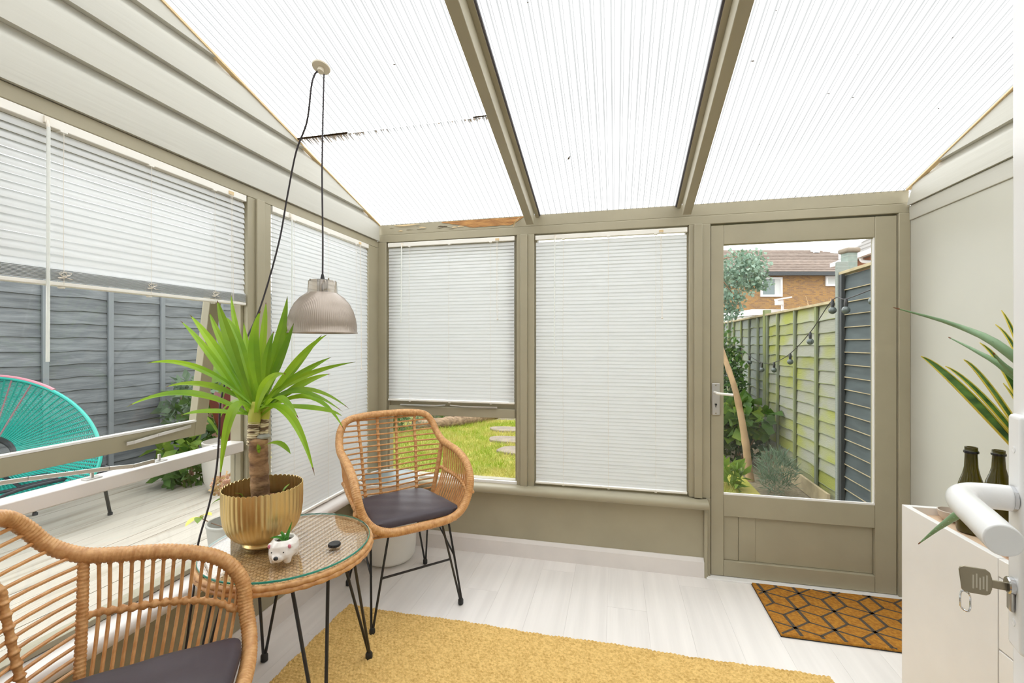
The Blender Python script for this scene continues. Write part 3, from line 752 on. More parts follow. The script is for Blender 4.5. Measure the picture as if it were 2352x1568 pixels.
# ------------------------------------------------------------------ gold planter and yucca
PC = (.315,-1.345)
gp = empty('gold_planter', (PC[0],PC[1],TZ)); tag(gp, 'fluted gold metal planter with scalloped rim on the round table', 'planter')
NF = 46
def flute(a, z): return 1+.016*abs(math.cos(a*NF/2))-.008
def pot_wall(inner):
    prof = [(.060,.018),(.078,.022),(.098,.036),(.115,.060),(.126,.090),(.131,.130),(.132,.170),(.1315,.205)]
    n = NF*6; vs = []; rows = []
    for r, z in prof:
        rows.append([])
        for k in range(n):
            a = 2*PI*k/n; g = abs(math.sin(a*NF/2)); zz = z+(.0055*g**.7 if z > .2 else 0); rr = (r-(.0025 if inner else 0))*(1+.013*g-.006)
            vs.append((rr*math.cos(a), rr*math.sin(a), zz))
    fs = []
    for i in range(len(prof)-1):
        for k in range(n):
            q = (i*n+k, i*n+(k+1)%n, (i+1)*n+(k+1)%n, (i+1)*n+k); fs.append(q[::-1] if inner else q)
    return MB().add(vs, fs)
pwm = pot_wall(False); o = len(pwm.v); inn = pot_wall(True); n = NF*6; nr = len(pwm.v)//n
pwm.add(inn.v, inn.f); pwm.f += [((nr-1)*n+k, (nr-1)*n+(k+1)%n, o+(nr-1)*n+(k+1)%n, o+(nr-1)*n+k) for k in range(n)]
pwm.build('fluted_body', 'gold', gp, ang=1.3)
MB().lathe([(.055,0),(.066,.001),(.068,.006),(.064,.014),(.060,.020),(.02,.022),(0,.022)], 48).build('foot_ring', 'gold', gp)
yu = empty('yucca_plant', (PC[0],PC[1],TZ+.024)); tag(yu, 'yucca plant with spiky green leaves growing from the gold planter', 'plant')
def yl(p): return (p[0]-PC[0], p[1]-PC[1], p[2]-TZ-.024)
MB().lathe([(.05,0),(.068,.03),(.088,.10),(.092,.108),(.092,.124),(.088,.124),(.086,.11)], 40).build('nursery_pot', 'terracotta', yu)
MB().lathe([(0,.112),(.05,.114),(.086,.110)], 32).build('soil', 'soil', yu)
tr = []
TB = Vector(yl((.318,-1.36,.75)))
tpts = [TB, Vector(yl((.316,-1.362,.84))), Vector(yl((.313,-1.364,.92))), Vector(yl((.312,-1.364,.985))), Vector(yl((.312,-1.364,.994)))]
Q = resample(bez(tpts, 10), .008); rad = [.0305*(1+.03*math.sin(i*.9)+.025*math.sin(i*2.3)+(.02 if i % 5 == 0 else 0)) for i in range(len(Q))]; rad[-1] = .02
MB().tube(Q, rad, 14).build('trunk', 'bark', yu)
MB().lathe([(0,.012),(.018,.010),(.024,.002),(.022,-.004)], 14, yl((.325,-1.355,.992))).build('cut_cap', 'potgrey', yu)
def stalk(a, b, r):
    Q = resample([Vector(yl(a)), Vector(yl(b))], .004); return MB().tube(Q, [r*(1+.10*(1 if i % 2 else -1)) for i in range(len(Q))], 12)
stalk((.296,-1.372,.965),(.300,-1.370,1.05),.0195).build('leaf_stalk', 'stalk', yu)
stalk((.322,-1.352,.985),(.322,-1.345,1.06),.0145).build('leaf_stalk', 'stalk', yu)
MB().tube([yl((.300,-1.370,1.045)), yl((.302,-1.369,1.075)), yl((.304,-1.367,1.12))], [.020,.023,.012], 12).build('leaf_sheath', 'yuccapale', yu)
MB().tube([yl((.322,-1.345,1.055)), yl((.323,-1.343,1.09)), yl((.324,-1.342,1.12))], [.0145,.017,.008], 12).build('leaf_sheath', 'yuccapale', yu)
LEAVES = [
 ((0.167,-1.419,1.282),(0.038,-1.429,1.413),0.035), ((0.152,-1.382,1.300),(0.043,-1.397,1.436),0.047), ((0.159,-1.360,1.317),(0.069,-1.340,1.449),0.038),
 ((0.229,-1.405,1.339),(0.185,-1.415,1.485),0.053), ((0.173,-1.315,1.361),(0.098,-1.271,1.525),0.031), ((0.206,-1.338,1.325),(0.101,-1.312,1.435),0.044),
 ((0.336,-1.410,1.296),(0.360,-1.405,1.447),0.053), ((0.290,-1.319,1.346),(0.278,-1.291,1.487),0.035), ((0.343,-1.306,1.325),(0.357,-1.272,1.510),0.053),
 ((0.336,-1.277,1.313),(0.330,-1.217,1.458),0.038), ((0.374,-1.330,1.273),(0.416,-1.310,1.405),0.038), ((0.448,-1.333,1.267),(0.555,-1.308,1.363),0.035),
 ((0.415,-1.279,1.261),(0.471,-1.225,1.363),0.031), ((0.420,-1.298,1.209),(0.519,-1.234,1.279),0.038), ((0.465,-1.329,1.209),(0.666,-1.302,1.265),0.031),
 ((0.417,-1.279,1.175),(0.491,-1.200,1.213),0.038), ((0.448,-1.477,1.199),(0.555,-1.513,1.234),0.044), ((0.444,-1.303,1.160),(0.603,-1.245,1.087),0.035),
 ((0.448,-1.333,1.155),(0.627,-1.322,1.089),0.035), ((0.534,-1.364,1.103),(0.667,-1.384,1.085),0.038), ((0.470,-1.307,1.134),(0.605,-1.276,1.010),0.035),
 ((0.458,-1.433,1.144),(0.566,-1.470,1.086),0.047), ((0.458,-1.392,1.086),(0.577,-1.405,0.883),0.047), ((0.160,-1.452,1.240),(0.030,-1.541,1.264),0.031),
 ((0.149,-1.420,1.179),(0.040,-1.487,1.178),0.041), ((0.140,-1.473,1.155),(0.030,-1.605,1.125),0.041), ((0.203,-1.452,1.094),(0.154,-1.525,1.090),0.031),
 ((0.290,-1.452,1.097),(0.281,-1.495,0.870),0.047), ((0.139,-1.303,1.103),(0.052,-1.282,1.029),0.044), ((0.196,-1.289,1.278),(0.130,-1.243,1.415),0.038),
 ((0.341,-1.358,1.265),(0.353,-1.335,1.376),0.041)]
toc = Vector((.71,-.70,.12))
for k, (m_, t_, w_) in enumerate(LEAVES):
    hz = .012*((k % 5)-2); right = t_[0] > .33
    b_ = Vector(yl((.322,-1.345,1.085))) if (right and k % 3 == 0) else Vector(yl((.303+.008*((k%3)-1),-1.368,1.082+hz)))
    m_, t_ = Vector(yl(m_)), Vector(yl(t_)); up = (t_-b_).normalized().z
    sd = toc if up > .35 else Vector((.35,-.35,.9)).lerp(toc, .25)
    lf_ = MB().leaf(b_, m_, t_, w_*.70, 16, .42, side=sd).build('leaf', 'yucca', yu)
    MB().leaf(b_, m_+(t_-m_)*0, t_, w_*.76, 4, .42, side=sd, t0=.955, t1=1.0).build('leaf_tip', 'tip', lf_)
for b_, m_, t_, w_ in (((.345,-1.372,.965),(.413,-1.382,.979),(.469,-1.390,.947),.024),((.335,-1.385,.94),(.34,-1.392,.958),(.338,-1.396,.975),.014)):
    MB().leaf(yl(b_), yl(m_), yl(t_), w_, 8, .25, side=(0,-.3,1), shape='oval').build('side_shoot', 'yucca', yu)
for k in range(4):
    a = k*1.6+2.2; MB().leaf((.06*math.cos(a),.06*math.sin(a),.136),(.07*math.cos(a),.07*math.sin(a),.16),(.09*math.cos(a+.2),.09*math.sin(a+.2),.172), .012, 5, .3).build('side_shoot', 'yucca', yu)

# ------------------------------------------------------------------ small animal planter, puck
ap = empty('animal_planter', (.486,-1.440,TZ), math.radians(-74)); tag(ap, 'small white ceramic animal-shaped planter with pink ears on the glass table', 'planter')
body = MB(); n = 28
prof = [(.018,.012),(.034,.014),(.045,.026),(.049,.044),(.046,.062),(.036,.074),(.032,.077),(.029,.074),(.028,.060),(0,.058)]
body.lathe([(r, z) for r, z in prof], n)
body.v = [(x*1.06, y*.94, z) for x, y, z in body.v]
body.ball((.014,0,.036), (.040,.042,.031), 18, 12); body.ball((.040,0,.029), (.020,.022,.018), 14, 10)
for sx in (.026, -.026):
    for sy in (.022, -.022): body.lathe([(.009,.003),(.011,.006),(.014,.02),(.016,.028)], 12, (sx, sy, 0))
bo = body.build('ceramic_body', 'ceramic', ap, ang=1.4)
r_ = bo.modifiers.new('remesh', 'REMESH'); r_.mode = 'VOXEL'; r_.voxel_size = .0022; r_.use_smooth_shade = True
sm_ = bo.modifiers.new('smooth', 'SMOOTH'); sm_.iterations = 6; sm_.factor = .5
MB().ball((.0595,0,.032), (.006,.0075,.0065), 12, 8).build('nose', 'black', ap)
for s in (-1, 1):
    MB().ball((.0475,s*.019,.046), .0021, 8, 6).build('eye', 'black', ap)
    e_ = MB().ball((.030,s*.031,.060), (.006,.009,.010), 12, 8).build('ear', 'ceramic', ap); MB().ball((.0352,s*.0325,.060), (.003,.0055,.0068), 10, 6).build('inner_ear', 'pink', e_)
su = empty('succulent_plant', (.486,-1.440,TZ+.0635)); tag(su, 'tiny green succulent sprouting from the animal-shaped planter', 'plant')
MB().lathe([(0,.002),(.026,.001)], 20).build('soil', 'soil', su)
for b_, m_, t_, w_ in (((.005,0,0),(.012,.006,.03),(.022,.01,.062),.016),((0,0,0),(-.015,-.012,.016),(-.032,-.03,.016),.014),((0,0,0),(-.004,-.004,.02),(-.008,-.01,.032),.012),((0,0,0),(.014,-.006,.016),(.026,-.014,.022),.012),((0,0,0),(-.012,.008,.018),(-.026,.014,.024),.012)):
    MB().leaf(b_, m_, t_, w_, 8, .5, side=(.6,-.6,.5), shape='taper', th=.002).build('leaf', 'succ', su)
pk = MB().lathe([(0,0),(.0195,0),(.0215,.002),(.0215,.008),(.0195,.0105),(0,.0105)], 36, (.587,-1.312,TZ)).build('round_coaster', 'rubber'); tag(pk, 'small black round puck lying on the glass table', 'coaster')

# ------------------------------------------------------------------ pendant lamp
RX, RYY, RZ = .411, -1.147, 2.449
pl = empty('pendant_lamp', (RX+.006,RYY,1.372)); tag(pl, 'pendant lamp with ribbed smoked bell shade and black flex', 'lamp')
def ribm(a, z): return 1+.007*math.cos(a*104)
pr = [(.1345,0),(.1350,.003),(.1315,.006),(.1305,.03),(.126,.06),(.117,.09),(.103,.118),(.084,.142),(.066,.156),(.058,.162)]
sh = MB(); sh.lathe(pr, 416, mod=lambda a, z: ribm(a, z) if .006 < z < .14 else 1, cap=False)
sh.lathe([(r-.003, z) for r, z in pr][::-1], 96, cap=False); sh.build('ribbed_shade', 'lampmetal', pl, ang=1.3)
MB().lathe([(.058,.161),(.0565,.165),(.054,.208),(.050,.2125),(.018,.214)], 48, cap=False).build('collar', 'smoke', pl)
MB().lathe([(.021,.150),(.0215,.205),(.020,.216),(0,.216)], 24).build('lamp_holder', 'chrome', pl)
for s in (-1, 1): MB().lathe([(.003,0),(.003,.008)], 8, (s*.042,-.02,.210)).build('screw', 'brassy', pl)
MB().lathe([(.009,.214),(.0075,.225),(.0045,.238)], 16).build('cord_grip', 'rubber', pl)
MB().ball((0,0,.085), (.028,.028,.036), 16, 12).lathe([(.014,.11),(.014,.15)], 16).build('light_bulb', 'curtain', pl)
def pll(p): return (p[0]-RX-.006, p[1]-RYY, p[2]-1.372)
MB().tube(bez([pll((RX+.010,RYY+.004,RZ-.03)), pll((RX+.011,RYY,RZ-.08)), pll((RX+.004,RYY,2.05)), pll((RX+.007,RYY,1.75)), (0,0,.225)], 10), .0032, 8).build('drop_cord', 'cordblack', pl)
nrm = Vector((0, SL, 1)).normalized()
rs = MB().lathe([(0,-.006),(.034,-.005),(.036,0),(0,0)], 32).lathe([(.011,-.022),(.0125,-.016),(.011,-.006)], 16).build('ceiling_rose', 'rose', pl, loc=pll((RX,RYY,RZ-.002)))
rs.rotation_euler = Vector((0,0,1)).rotation_difference(nrm).to_euler()
CORD = [(.400,-1.150,2.432),(.385,-1.154,2.415),(.370,-1.154,2.368),(.330,-1.129,2.244),(.260,-1.107,2.134),(.200,-1.086,1.962),(.160,-1.091,1.758),(.100,-1.122,1.495),(.085,-1.192,1.337),(.085,-1.265,1.225),(.085,-1.305,1.110),(.088,-1.316,.977),(.090,-1.330,.848),(.100,-1.370,.731),(.110,-1.423,.610),(.110,-1.437,.476),(.100,-1.448,.342),(.085,-1.462,.15),(.10,-1.48,.01),(.16,-1.60,.006)]
MB().tube(bez([pll(p) for p in CORD], 8), .0036, 8).build('supply_cord', 'cordblack', pl)
MB().box(.05,.075,-1.235,-1.215,1.27,1.285).build('cord_switch', 'rubber', pl, bevel=.003).location = pll((0.02,0,0))



# ------------------------------------------------------------------ jute rug (woven loops in real relief)
def make_rug(x0, x1, y0, y1):
    step = .0040; nx = int((x1-x0)/step); ny = int((y1-y0)/step)
    X, Y = np.meshgrid(np.linspace(x0, x1, nx+1), np.linspace(y0, y1, ny+1))
    row = np.floor(Y/.0155); ph = X/.0165+row*.5
    H = .0050+.0075*np.abs(np.sin(PI*ph))**.8*np.abs(np.sin(PI*Y/.0155))**.7+.0016*rng.random(X.shape)
    H += .0010*np.sin(X*5+Y*3)*np.sin(Y*9)
    edge = np.minimum.reduce([X-x0, x1-X, Y-y0, y1-Y]); H = np.where(edge < .003, .0015, H)
    X2 = X+.0012*np.sin(Y*150)+np.where(edge < .02, .003*np.sin(Y*40), 0); Y2 = Y+.0012*np.sin(X*130)+np.where((edge < .02), .004*np.sin(X*9)+.002*np.sin(X*53), 0)
    V = np.stack([X2, Y2, H], -1).reshape(-1,3)
    i = (np.arange(ny)[:,None]*(nx+1)+np.arange(nx)[None]).reshape(-1)
    return V, np.stack([i, i+1, i+nx+2, i+nx+1], 1)
V_, F_ = make_rug(.248, 2.400, -2.05, -.712)
rug = npmesh('jute_rug', V_, F_, 'jute', smooth=True); tag(rug, 'golden woven jute rug on the pale floor', 'rug')
# ------------------------------------------------------------------ doormat: coir with a printed lattice
dm = empty('doormat', (2.30,-.478,0)); tag(dm, 'orange coir doormat with dark rhombus lattice at the garden door', 'doormat')
MW, MH = .72, .445
MB().box(0,MW,0,MH,.001,.014).build('coir_pile', 'coir', dm, bevel=.003)
MB().box(-.002,MW+.002,-.002,MH+.002,.0005,.004).build('backing', 'rubber', dm, smooth=False)
lat = MB(); S_ = .100
def clip(a, b):
    t0, t1 = 0., 1.; dx, dy = b[0]-a[0], b[1]-a[1]
    for p, q in ((-dx, a[0]-.004), (dx, MW-.004-a[0]), (-dy, a[1]-.004), (dy, MH-.004-a[1])):
        if abs(p) < 1e-9:
            if q < 0: return None
        else:
            r = q/p
            if p < 0: t0 = max(t0, r)
            else: t1 = min(t1, r)
    if t0 >= t1: return None
    return (a[0]+dx*t0, a[1]+dy*t0), (a[0]+dx*t1, a[1]+dy*t1)
hx = S_*math.sqrt(3); seen = set()
rot = math.radians(8)
for j in range(-8, 12):
    for i in range(-8, 12):
        cx = hx*(i+.5*(j % 2)); cy = 1.5*S_*j
        for k in range(6):
            a = PI/6+PI/3*k; p = (cx+S_*math.cos(a), cy+S_*math.sin(a)); b = PI/6+PI/3*(k+1); q = (cx+S_*math.cos(b), cy+S_*math.sin(b))
            for s_, e_ in ((p, q),)+((((cx,cy), p),) if k % 2 == 0 else ()):
                key = tuple(sorted((tuple(round(v,3) for v in s_), tuple(round(v,3) for v in e_))))
                if key in seen: continue
                seen.add(key)
                rt = lambda v: (v[0]*math.cos(rot)-v[1]*math.sin(rot), v[0]*math.sin(rot)+v[1]*math.cos(rot))
                c_ = clip(rt(s_), rt(e_))
                if c_: 
                    ang_ = abs(e_[0]-s_[0])
                    lat.bar((*c_[0],.0138), (*c_[1],.0138), .016 if ang_ < 1e-3 else .0095, .0018)
lat.build('printed_lattice', 'coirdark', dm, smooth=False)

# ------------------------------------------------------------------ white bin in the corner behind the chair
bn = empty('tall_bin', (.200,-.205,0)); tag(bn, 'tall white bin with grey metal inside, in the corner behind the rattan chair', 'bin')
MB().lathe([(.118,.004),(.140,.010),(.154,.030),(.160,.08),(.176,.485),(.182,.492),(.182,.502),(.176,.504),(.172,.498)], 56, cap=True).build('bin_body', 'potwhite', bn)
MB().lathe([(.1745,.499),(.168,.40),(.165,.36),(0,.355)], 48).build('bin_lining', 'binin', bn)
m = MB().tube([(.165*math.cos(a), .165*math.sin(a)*.2+.0, .47+.0) for a in [PI*k/12 for k in range(13)]], .003, 6)
m.build('wire_handle', 'steel', bn)
MB().lathe([(.0,.006),(.02,.005),(.022,0)], 16, (-.165,.03,.50)).build('handle_knob', 'steel', bn)

# ------------------------------------------------------------------ sideboard along the right wall
CX0, CX1, CY1, CY0, CZ = 2.512, 3.03, -.953, -2.05, .787
cb = empty('sideboard', (CX0,CY1,0)); tag(cb, 'white sideboard with wooden tray top against the right wall', 'cabinet')
def cbx(m, x0, x1, y0, y1, z0, z1): return m.box(x0-CX0, x1-CX0, y0-CY1, y1-CY1, z0, z1)
cbx(MB(), CX0+.02, CX1, CY0, CY1-.001, .04, CZ-.03).build('carcass', 'white', cb, bevel=.002)
cbx(MB(), CX0+.05, CX1-.02, CY0+.02, CY1-.03, .0, .04).build('plinth', 'white', cb, smooth=False)
m = MB(); cbx(m, CX0, CX0+.018, CY0, -1.341, CZ-.045, CZ); cbx(m, CX1-.018, CX1, CY0, CY1, CZ-.045, CZ); cbx(m, CX0+.018, CX1-.018, CY1-.018, CY1, CZ-.03, CZ); cbx(m, CX0+.018, CX1-.018, CY0, CY0+.018, CZ-.03, CZ)
m.build('tray_rim', 'white', cb, bevel=.0015)
cbx(MB(), CX0+.018, CX1-.018, CY0+.018, CY1-.018, CZ-.032, CZ-.024).build('tray_base', 'wood_top', cb, smooth=False)
cbx(MB(), CX0, CX0+.018, -1.339, CY1, .042, CZ).build('cabinet_door', 'white', cb, bevel=.0012)
for z0, z1 in ((.56,.739),(.30,.556),(.042,.296)):
    cbx(MB(), CX0, CX0+.018, CY0, -1.343, z0, z1).build('drawer_front', 'white', cb, bevel=.0012)
TT = CZ-.0235
def bottle(loc, s, label):
    b = empty('wine_bottle', loc); tag(b, label, 'bottle', 'empty wine bottles'); b.scale = s
    MB().lathe([(0,.012),(.030,.002),(.042,.004),(.0445,.012),(.0445,.105),(.043,.125),(.036,.152),(.026,.178),(.0205,.200),(.0185,.235),(.0185,.243),(.0215,.244),(.0220,.250),(.0195,.253),(.0192,.262),(.0150,.262),(.0145,.22)], 40, cap=False).build('bottle_glass', 'bottle', b)
    MB().lathe([(.0188,.2425),(.0222,.2435),(.0228,.247),(.0222,.2505),(.0190,.2515)], 32, cap=False).build('lip_ring', 'black', b)
bottle((2.608,-1.105,TT), (.76,.76,.98), 'dark green bottle on the sideboard nearer the garden door, behind the white handle')
bottle((2.742,-1.008,TT), (.78,.78,.885), 'shorter dark bottle half hidden by the white door edge')
bw = MB().lathe([(.014,0),(.024,.003),(.033,.016),(.036,.032),(.033,.033),(.029,.016),(.0,.008)], 32, (2.617,-1.012,TT)).build('ceramic_bowl', 'bowl'); tag(bw, 'small beige stoneware bowl on the sideboard beside the bottles', 'bowl')
ts = MB().lathe([(.05,0),(.085,.002),(.10,.012),(.097,.014),(.08,.006),(0,.005)], 36, (2.675,-1.262,TT)).build('plant_saucer', 'terracotta'); tag(ts, 'shallow brown saucer on the sideboard below the aloe leaf', 'saucer')
# snake plant
sp = empty('snake_plant', (2.80,-1.165,TT)); tag(sp, 'snake plant with yellow-edged leaves leaning out from behind the white door', 'plant')
MB().lathe([(.05,0),(.062,.01),(.07,.10),(.074,.115),(.070,.117),(.064,.10),(0,.098)], 32).build('plant_pot', 'potgrey', sp)
def sl(p): return Vector(p)-Vector((2.80,-1.165,TT))
SN = [((2.442,-1.173,1.293),(2.565,-1.165,1.165),.046),((2.540,-1.110,1.262),(2.640,-1.13,1.14),.030),((2.503,-1.241,1.286),(2.60,-1.215,1.165),.030),((2.650,-1.073,1.333),(2.715,-1.10,1.18),.046),((2.672,-1.119,1.428),(2.715,-1.14,1.25),.036),((2.705,-1.050,1.389),(2.75,-1.09,1.22),.04),((2.760,-1.10,1.444),(2.79,-1.13,1.2),.044),((2.62,-1.20,1.22),(2.69,-1.19,1.08),.032)]
for t_, m_, w_ in SN:
    b_ = sl((2.795+random.uniform(-.02,.02),-1.165+random.uniform(-.02,.02),TT+.095)); t_, m_ = sl(t_), sl(m_)
    lo = MB().leaf(b_, m_, t_, w_, 14, .35, side=(.55,-.75,.35)).build('leaf', 'snake', sp)
    v = lo.data.vertices; e_ = MB()
    for s in (0, 2):
        P = [v[i*3+s].co+(v[i*3+s].co-v[i*3+1].co)*.06 for i in range(15)]; e_.tube(P, [max(.0006,.0040*(1-.75*i/14)) for i in range(15)], 5)
    e_.build('leaf_margin', 'snakeedge', lo)
# aloe
al = empty('aloe_plant', (2.64,-1.44,TT)); tag(al, 'aloe plant with long toothed green leaves reaching past the white door', 'plant')
MB().lathe([(.05,0),(.062,.01),(.072,.11),(.076,.125),(.072,.127),(.066,.11),(0,.108)], 32).build('plant_pot', 'terracotta', al)
def al_(p): return Vector(p)-Vector((2.64,-1.44,TT))
for pth, r_ in (([(2.60,-1.47,1.12),(2.437,-1.483,1.307),(2.397,-1.389,1.374),(2.275,-1.367,1.423)],.0145),([(2.60,-1.45,1.10),(2.478,-1.422,1.262),(2.462,-1.352,1.309),(2.449,-1.274,1.347)],.0105),([(2.56,-1.42,1.0),(2.434,-1.381,.923),(2.40,-1.335,.86),(2.369,-1.293,.788)],.0165),([(2.58,-1.50,1.10),(2.50,-1.53,1.2),(2.40,-1.54,1.27),(2.36,-1.55,1.31)],.014),([(2.65,-1.40,1.1),(2.66,-1.36,1.22),(2.66,-1.32,1.32),(2.66,-1.30,1.40)],.018),([(2.68,-1.46,1.05),(2.71,-1.48,1.15),(2.74,-1.49,1.24),(2.75,-1.5,1.3)],.018)):
    P = bez([al_((2.635,-1.44,TT+.10))]+[al_(p) for p in pth], 4)
    a_ = MB().tube(P, [r_*(1-(k/16)**1.4)*1.0+.001 for k in range(17)], 10).build('leaf', 'aloe', al)
    th_ = MB()
    for k in range(2, 16):
        d_ = (P[min(16,k+1)]-P[k-1]).normalized(); sd = d_.cross(Vector((.6,-.7,.2))).normalized(); rr = r_*(1-(k/16)**1.4)
        for s in (-1, 1):
            q0 = P[k]+sd*s*rr*.95; th_.leaf(q0-d_*.0015, q0+sd*s*.002, q0+sd*s*.003+d_*.001, .0022, 2, .1)
    th_.build('leaf_teeth', 'euc', a_)['kind'] = 'stuff'
    MB().tube([P[15]*.3+P[16]*.7, P[16], P[16]+(P[16]-P[15])*.12], [.0018,.0012,.0003], 6).build('leaf_tip', 'tip', a_)

# ------------------------------------------------------------------ white uPVC house door standing open beside the camera
HX, HYY = 1.761, -2.896; LX, LY = 1.982, -2.130
LEN = math.hypot(LX-HX, LY-HYY); AZ = math.atan2(LY-HYY, LX-HX)
d2 = struct(empty('door_2', (HX,HYY,0), AZ))       # local x: hinge to latch, local y: out of the visible face
m = MB(); m.box(0,LEN,-.062,0,.012,.20); m.box(0,.11,-.062,0,.20,2.02); m.box(LEN-.11,LEN,-.062,0,.20,2.02); m.box(.11,LEN-.11,-.062,0,1.91,2.02); m.box(.11,LEN-.11,-.062,0,.95,1.06)
m.build('door_leaf', 'upvc', d2, bevel=.004, seg=3)
pane_x(d2, .11, LEN-.11, -.03, 1.06, 1.91); MB().box(.11,LEN-.11,-.045,-.018,.20,.95).build('lower_panel', 'upvc', d2, smooth=False)
PXC = LEN-.030
pt_ = MB().box(PXC-.014,PXC+.014,0,.009,1.018,1.258).build('handle_plate', 'upvc', d2, bevel=.006, seg=4)
for z in (1.046, 1.222): MB().lathe([(.0038,0),(.0038,.0006),(.002,.0008),(0,.0002)], 16).build('screw', 'upvc', pt_, loc=(PXC,.009,z)).rotation_euler = (-PI/2,0,0)
MB().lathe([(.013,0),(.013,.003)], 24).build('handle_collar', 'chrome', pt_, loc=(PXC,.009,1.172)).rotation_euler = (-PI/2,0,0)
hp = bez([(PXC,.010,1.172),(PXC-.002,.028,1.172),(PXC-.010,.046,1.172),(PXC-.034,.057,1.172),(PXC-.095,.061,1.172),(PXC-.142,.064,1.172)], 14)
hm = MB().tube(hp, [.0122]*len(hp), 24); hm.v = [(x, y, 1.172+(z-1.172)*(1.05)) for x, y, z in hm.v]
hm.build('lever', 'upvc', pt_, bevel=.002)
cyl = MB().lathe([(.0085,0),(.0085,.004),(.0075,.005),(0,.005)], 20).build('lock_cylinder', 'chrome', pt_, loc=(PXC,.009,1.083)); cyl.rotation_euler = (-PI/2,0,0)
MB().box(PXC-.005,PXC+.005,.009,.013,1.057,1.081).build('cylinder_body', 'steel', pt_, bevel=.002)
# key left in the lock
kx, kz = PXC, 1.081
ky = empty('door_key', (HX+math.cos(AZ)*kx-math.sin(AZ)*.013, HYY+math.sin(AZ)*kx+math.cos(AZ)*.013, kz), AZ); ky.scale = (1,.74,.9); tag(ky, 'nickel key left in the lock of the white door', 'key')
MB().box(-.0011,.0011,0,.018,-.0045,.0045).build('key_blade', 'brassy', ky, bevel=.0004)
hd_ = [(.016,-.006),(.018,-.012),(.022,-.0145),(.044,-.0150),(.047,-.0125),(.048,-.004),(.050,.010),(.0485,.0135),(.045,.0150),(.022,.0150),(.018,.0125),(.016,.006)]
MB().prism(hd_, 'x', -.0012, .0012).build('key_bow', 'brassy', ky, bevel=.0004)
for i in range(5): MB().box(-.0014,-.0011,.0205+.0035*i,.0222+.0035*i,-.009+.0015*(i%2),.009-.002*(i%3)).build('engraved_line', 'plaque', ky, smooth=False)
kr = MB().tube([(.002*math.sin(3*a), .043+.006*math.sin(a), -.026+.0115*math.cos(a)) for a in [2*PI*k/28 for k in range(28)]], .0011, 8, True).build('key_ring', 'chrome'); 
kr.location = ky.location; kr.scale = (1,.74,.9); kr.rotation_euler = ky.rotation_euler; tag(kr, 'small split ring hanging from the key in the white door', 'key ring')

# ================================================================== outside
GZ, DZ = -.20, -.05
def wavy_board(L, hgt, th, name, amp=.010, seg=14, lean=.012):
    """lap board along local x, face towards +y, ragged lower edge"""
    vs = []
    for i in range(seg+1):
        x = L*i/seg; w = amp*(math.sin(i*1.7+L*31*amp)+.6*math.sin(i*3.1+1))*.5+random.uniform(-.3,.3)*amp
        vs += [(x,lean,w),(x,0,hgt),(x,lean-th,w),(x,-th,hgt)]
    fs = []
    for i in range(seg):
        a = i*4; b = a+4; fs += [(a,b,b+1,a+1),(a+2,a+3,b+3,b+2),(a,a+2,b+2,b),(a+1,b+1,b+3,a+3)]
    fs += [(0,1,3,2),(seg*4,seg*4+2,seg*4+3,seg*4+1)]
    return MB().add(vs, fs).mesh(name, True, .5)
def lap_fence(label, org, rz, L, H, rows, battens, mb, mbat, cap='freshwood', post_end=True, group=None, edge=None, z0=0., postH=None):
    root = empty('fence_panel', org, rz); tag(root, label, 'fence', group)
    mesh_set = [wavy_board(L, H/rows*1.22, .008, 'lap_board') for _ in range(5)]
    for k in range(rows):
        link_mesh('lap_board', mesh_set[k % 5], mb, root, (0, 0, z0+H*k/rows), (0, random.uniform(-.004,.004), 0))
        if edge:
            v = mesh_set[k % 5].vertices; 
            P = [(v[i*4].co.x, v[i*4].co.y+.001, v[i*4].co.z+z0+H*k/rows+.001) for i in range(0,15)]
            MB().tube(P, .004, 5).build('board_edge', edge, root)
    for x in battens: MB().box(x-.021,x+.021,.014,.036,z0+.0,z0+H+.02).build('batten', mbat, root, bevel=.002)
    MB().box(-.01,L+.01,-.02,.045,z0+H+.02,z0+H+.045).build('cap_rail', cap, root, bevel=.002)
    if post_end: MB().box(L+.005,L+.085,-.03,.05,-.05,(postH or H+z0+.10)).build('fence_post', mbat, root, bevel=.003)
    return root
# left fence (faces +x): local x -> world -y
lg = 'grey fence panels beside the deck'
def left_panel(label, ytop, bat, L=1.80): return lap_fence(label, (-3.125,ytop,DZ-.02), -PI/2, L, 2.02, 17, bat, 'fencegrey', 'fencebat', cap='fencebat', group=lg, z0=.03)
left_panel('grey lapped fence panel behind the open sash, above the turquoise chair', 1.60, (.09,.595,1.09,1.585,2.08), 2.3)
left_panel('grey lapped fence panel at the left edge, past the turquoise chair', -.80, (.03,.55,1.05,1.55))
left_panel('grey lapped fence panel behind the potted shrubs', 3.49, (.03,.6,1.2,1.77))
# deck
deck = MB().box(-3.2,-.10,-2.7,1.75,DZ-.12,DZ-.03).build('deck', 'deckgap', smooth=False); deck['kind'] = 'structure'; deck['label'] = 'weathered pale timber deck outside the left windows'
bw_ = .138; x = -3.19; dm_ = MB().box(-bw_/2+.0016,bw_/2-.0016,-2.2,2.2,-.03,0).mesh('deck_board', False)
while x < -.12:
    link_mesh('deck_board', dm_, 'deck', deck, (x+bw_/2, -.48, DZ+random.uniform(-.0015,.0015))); x += bw_
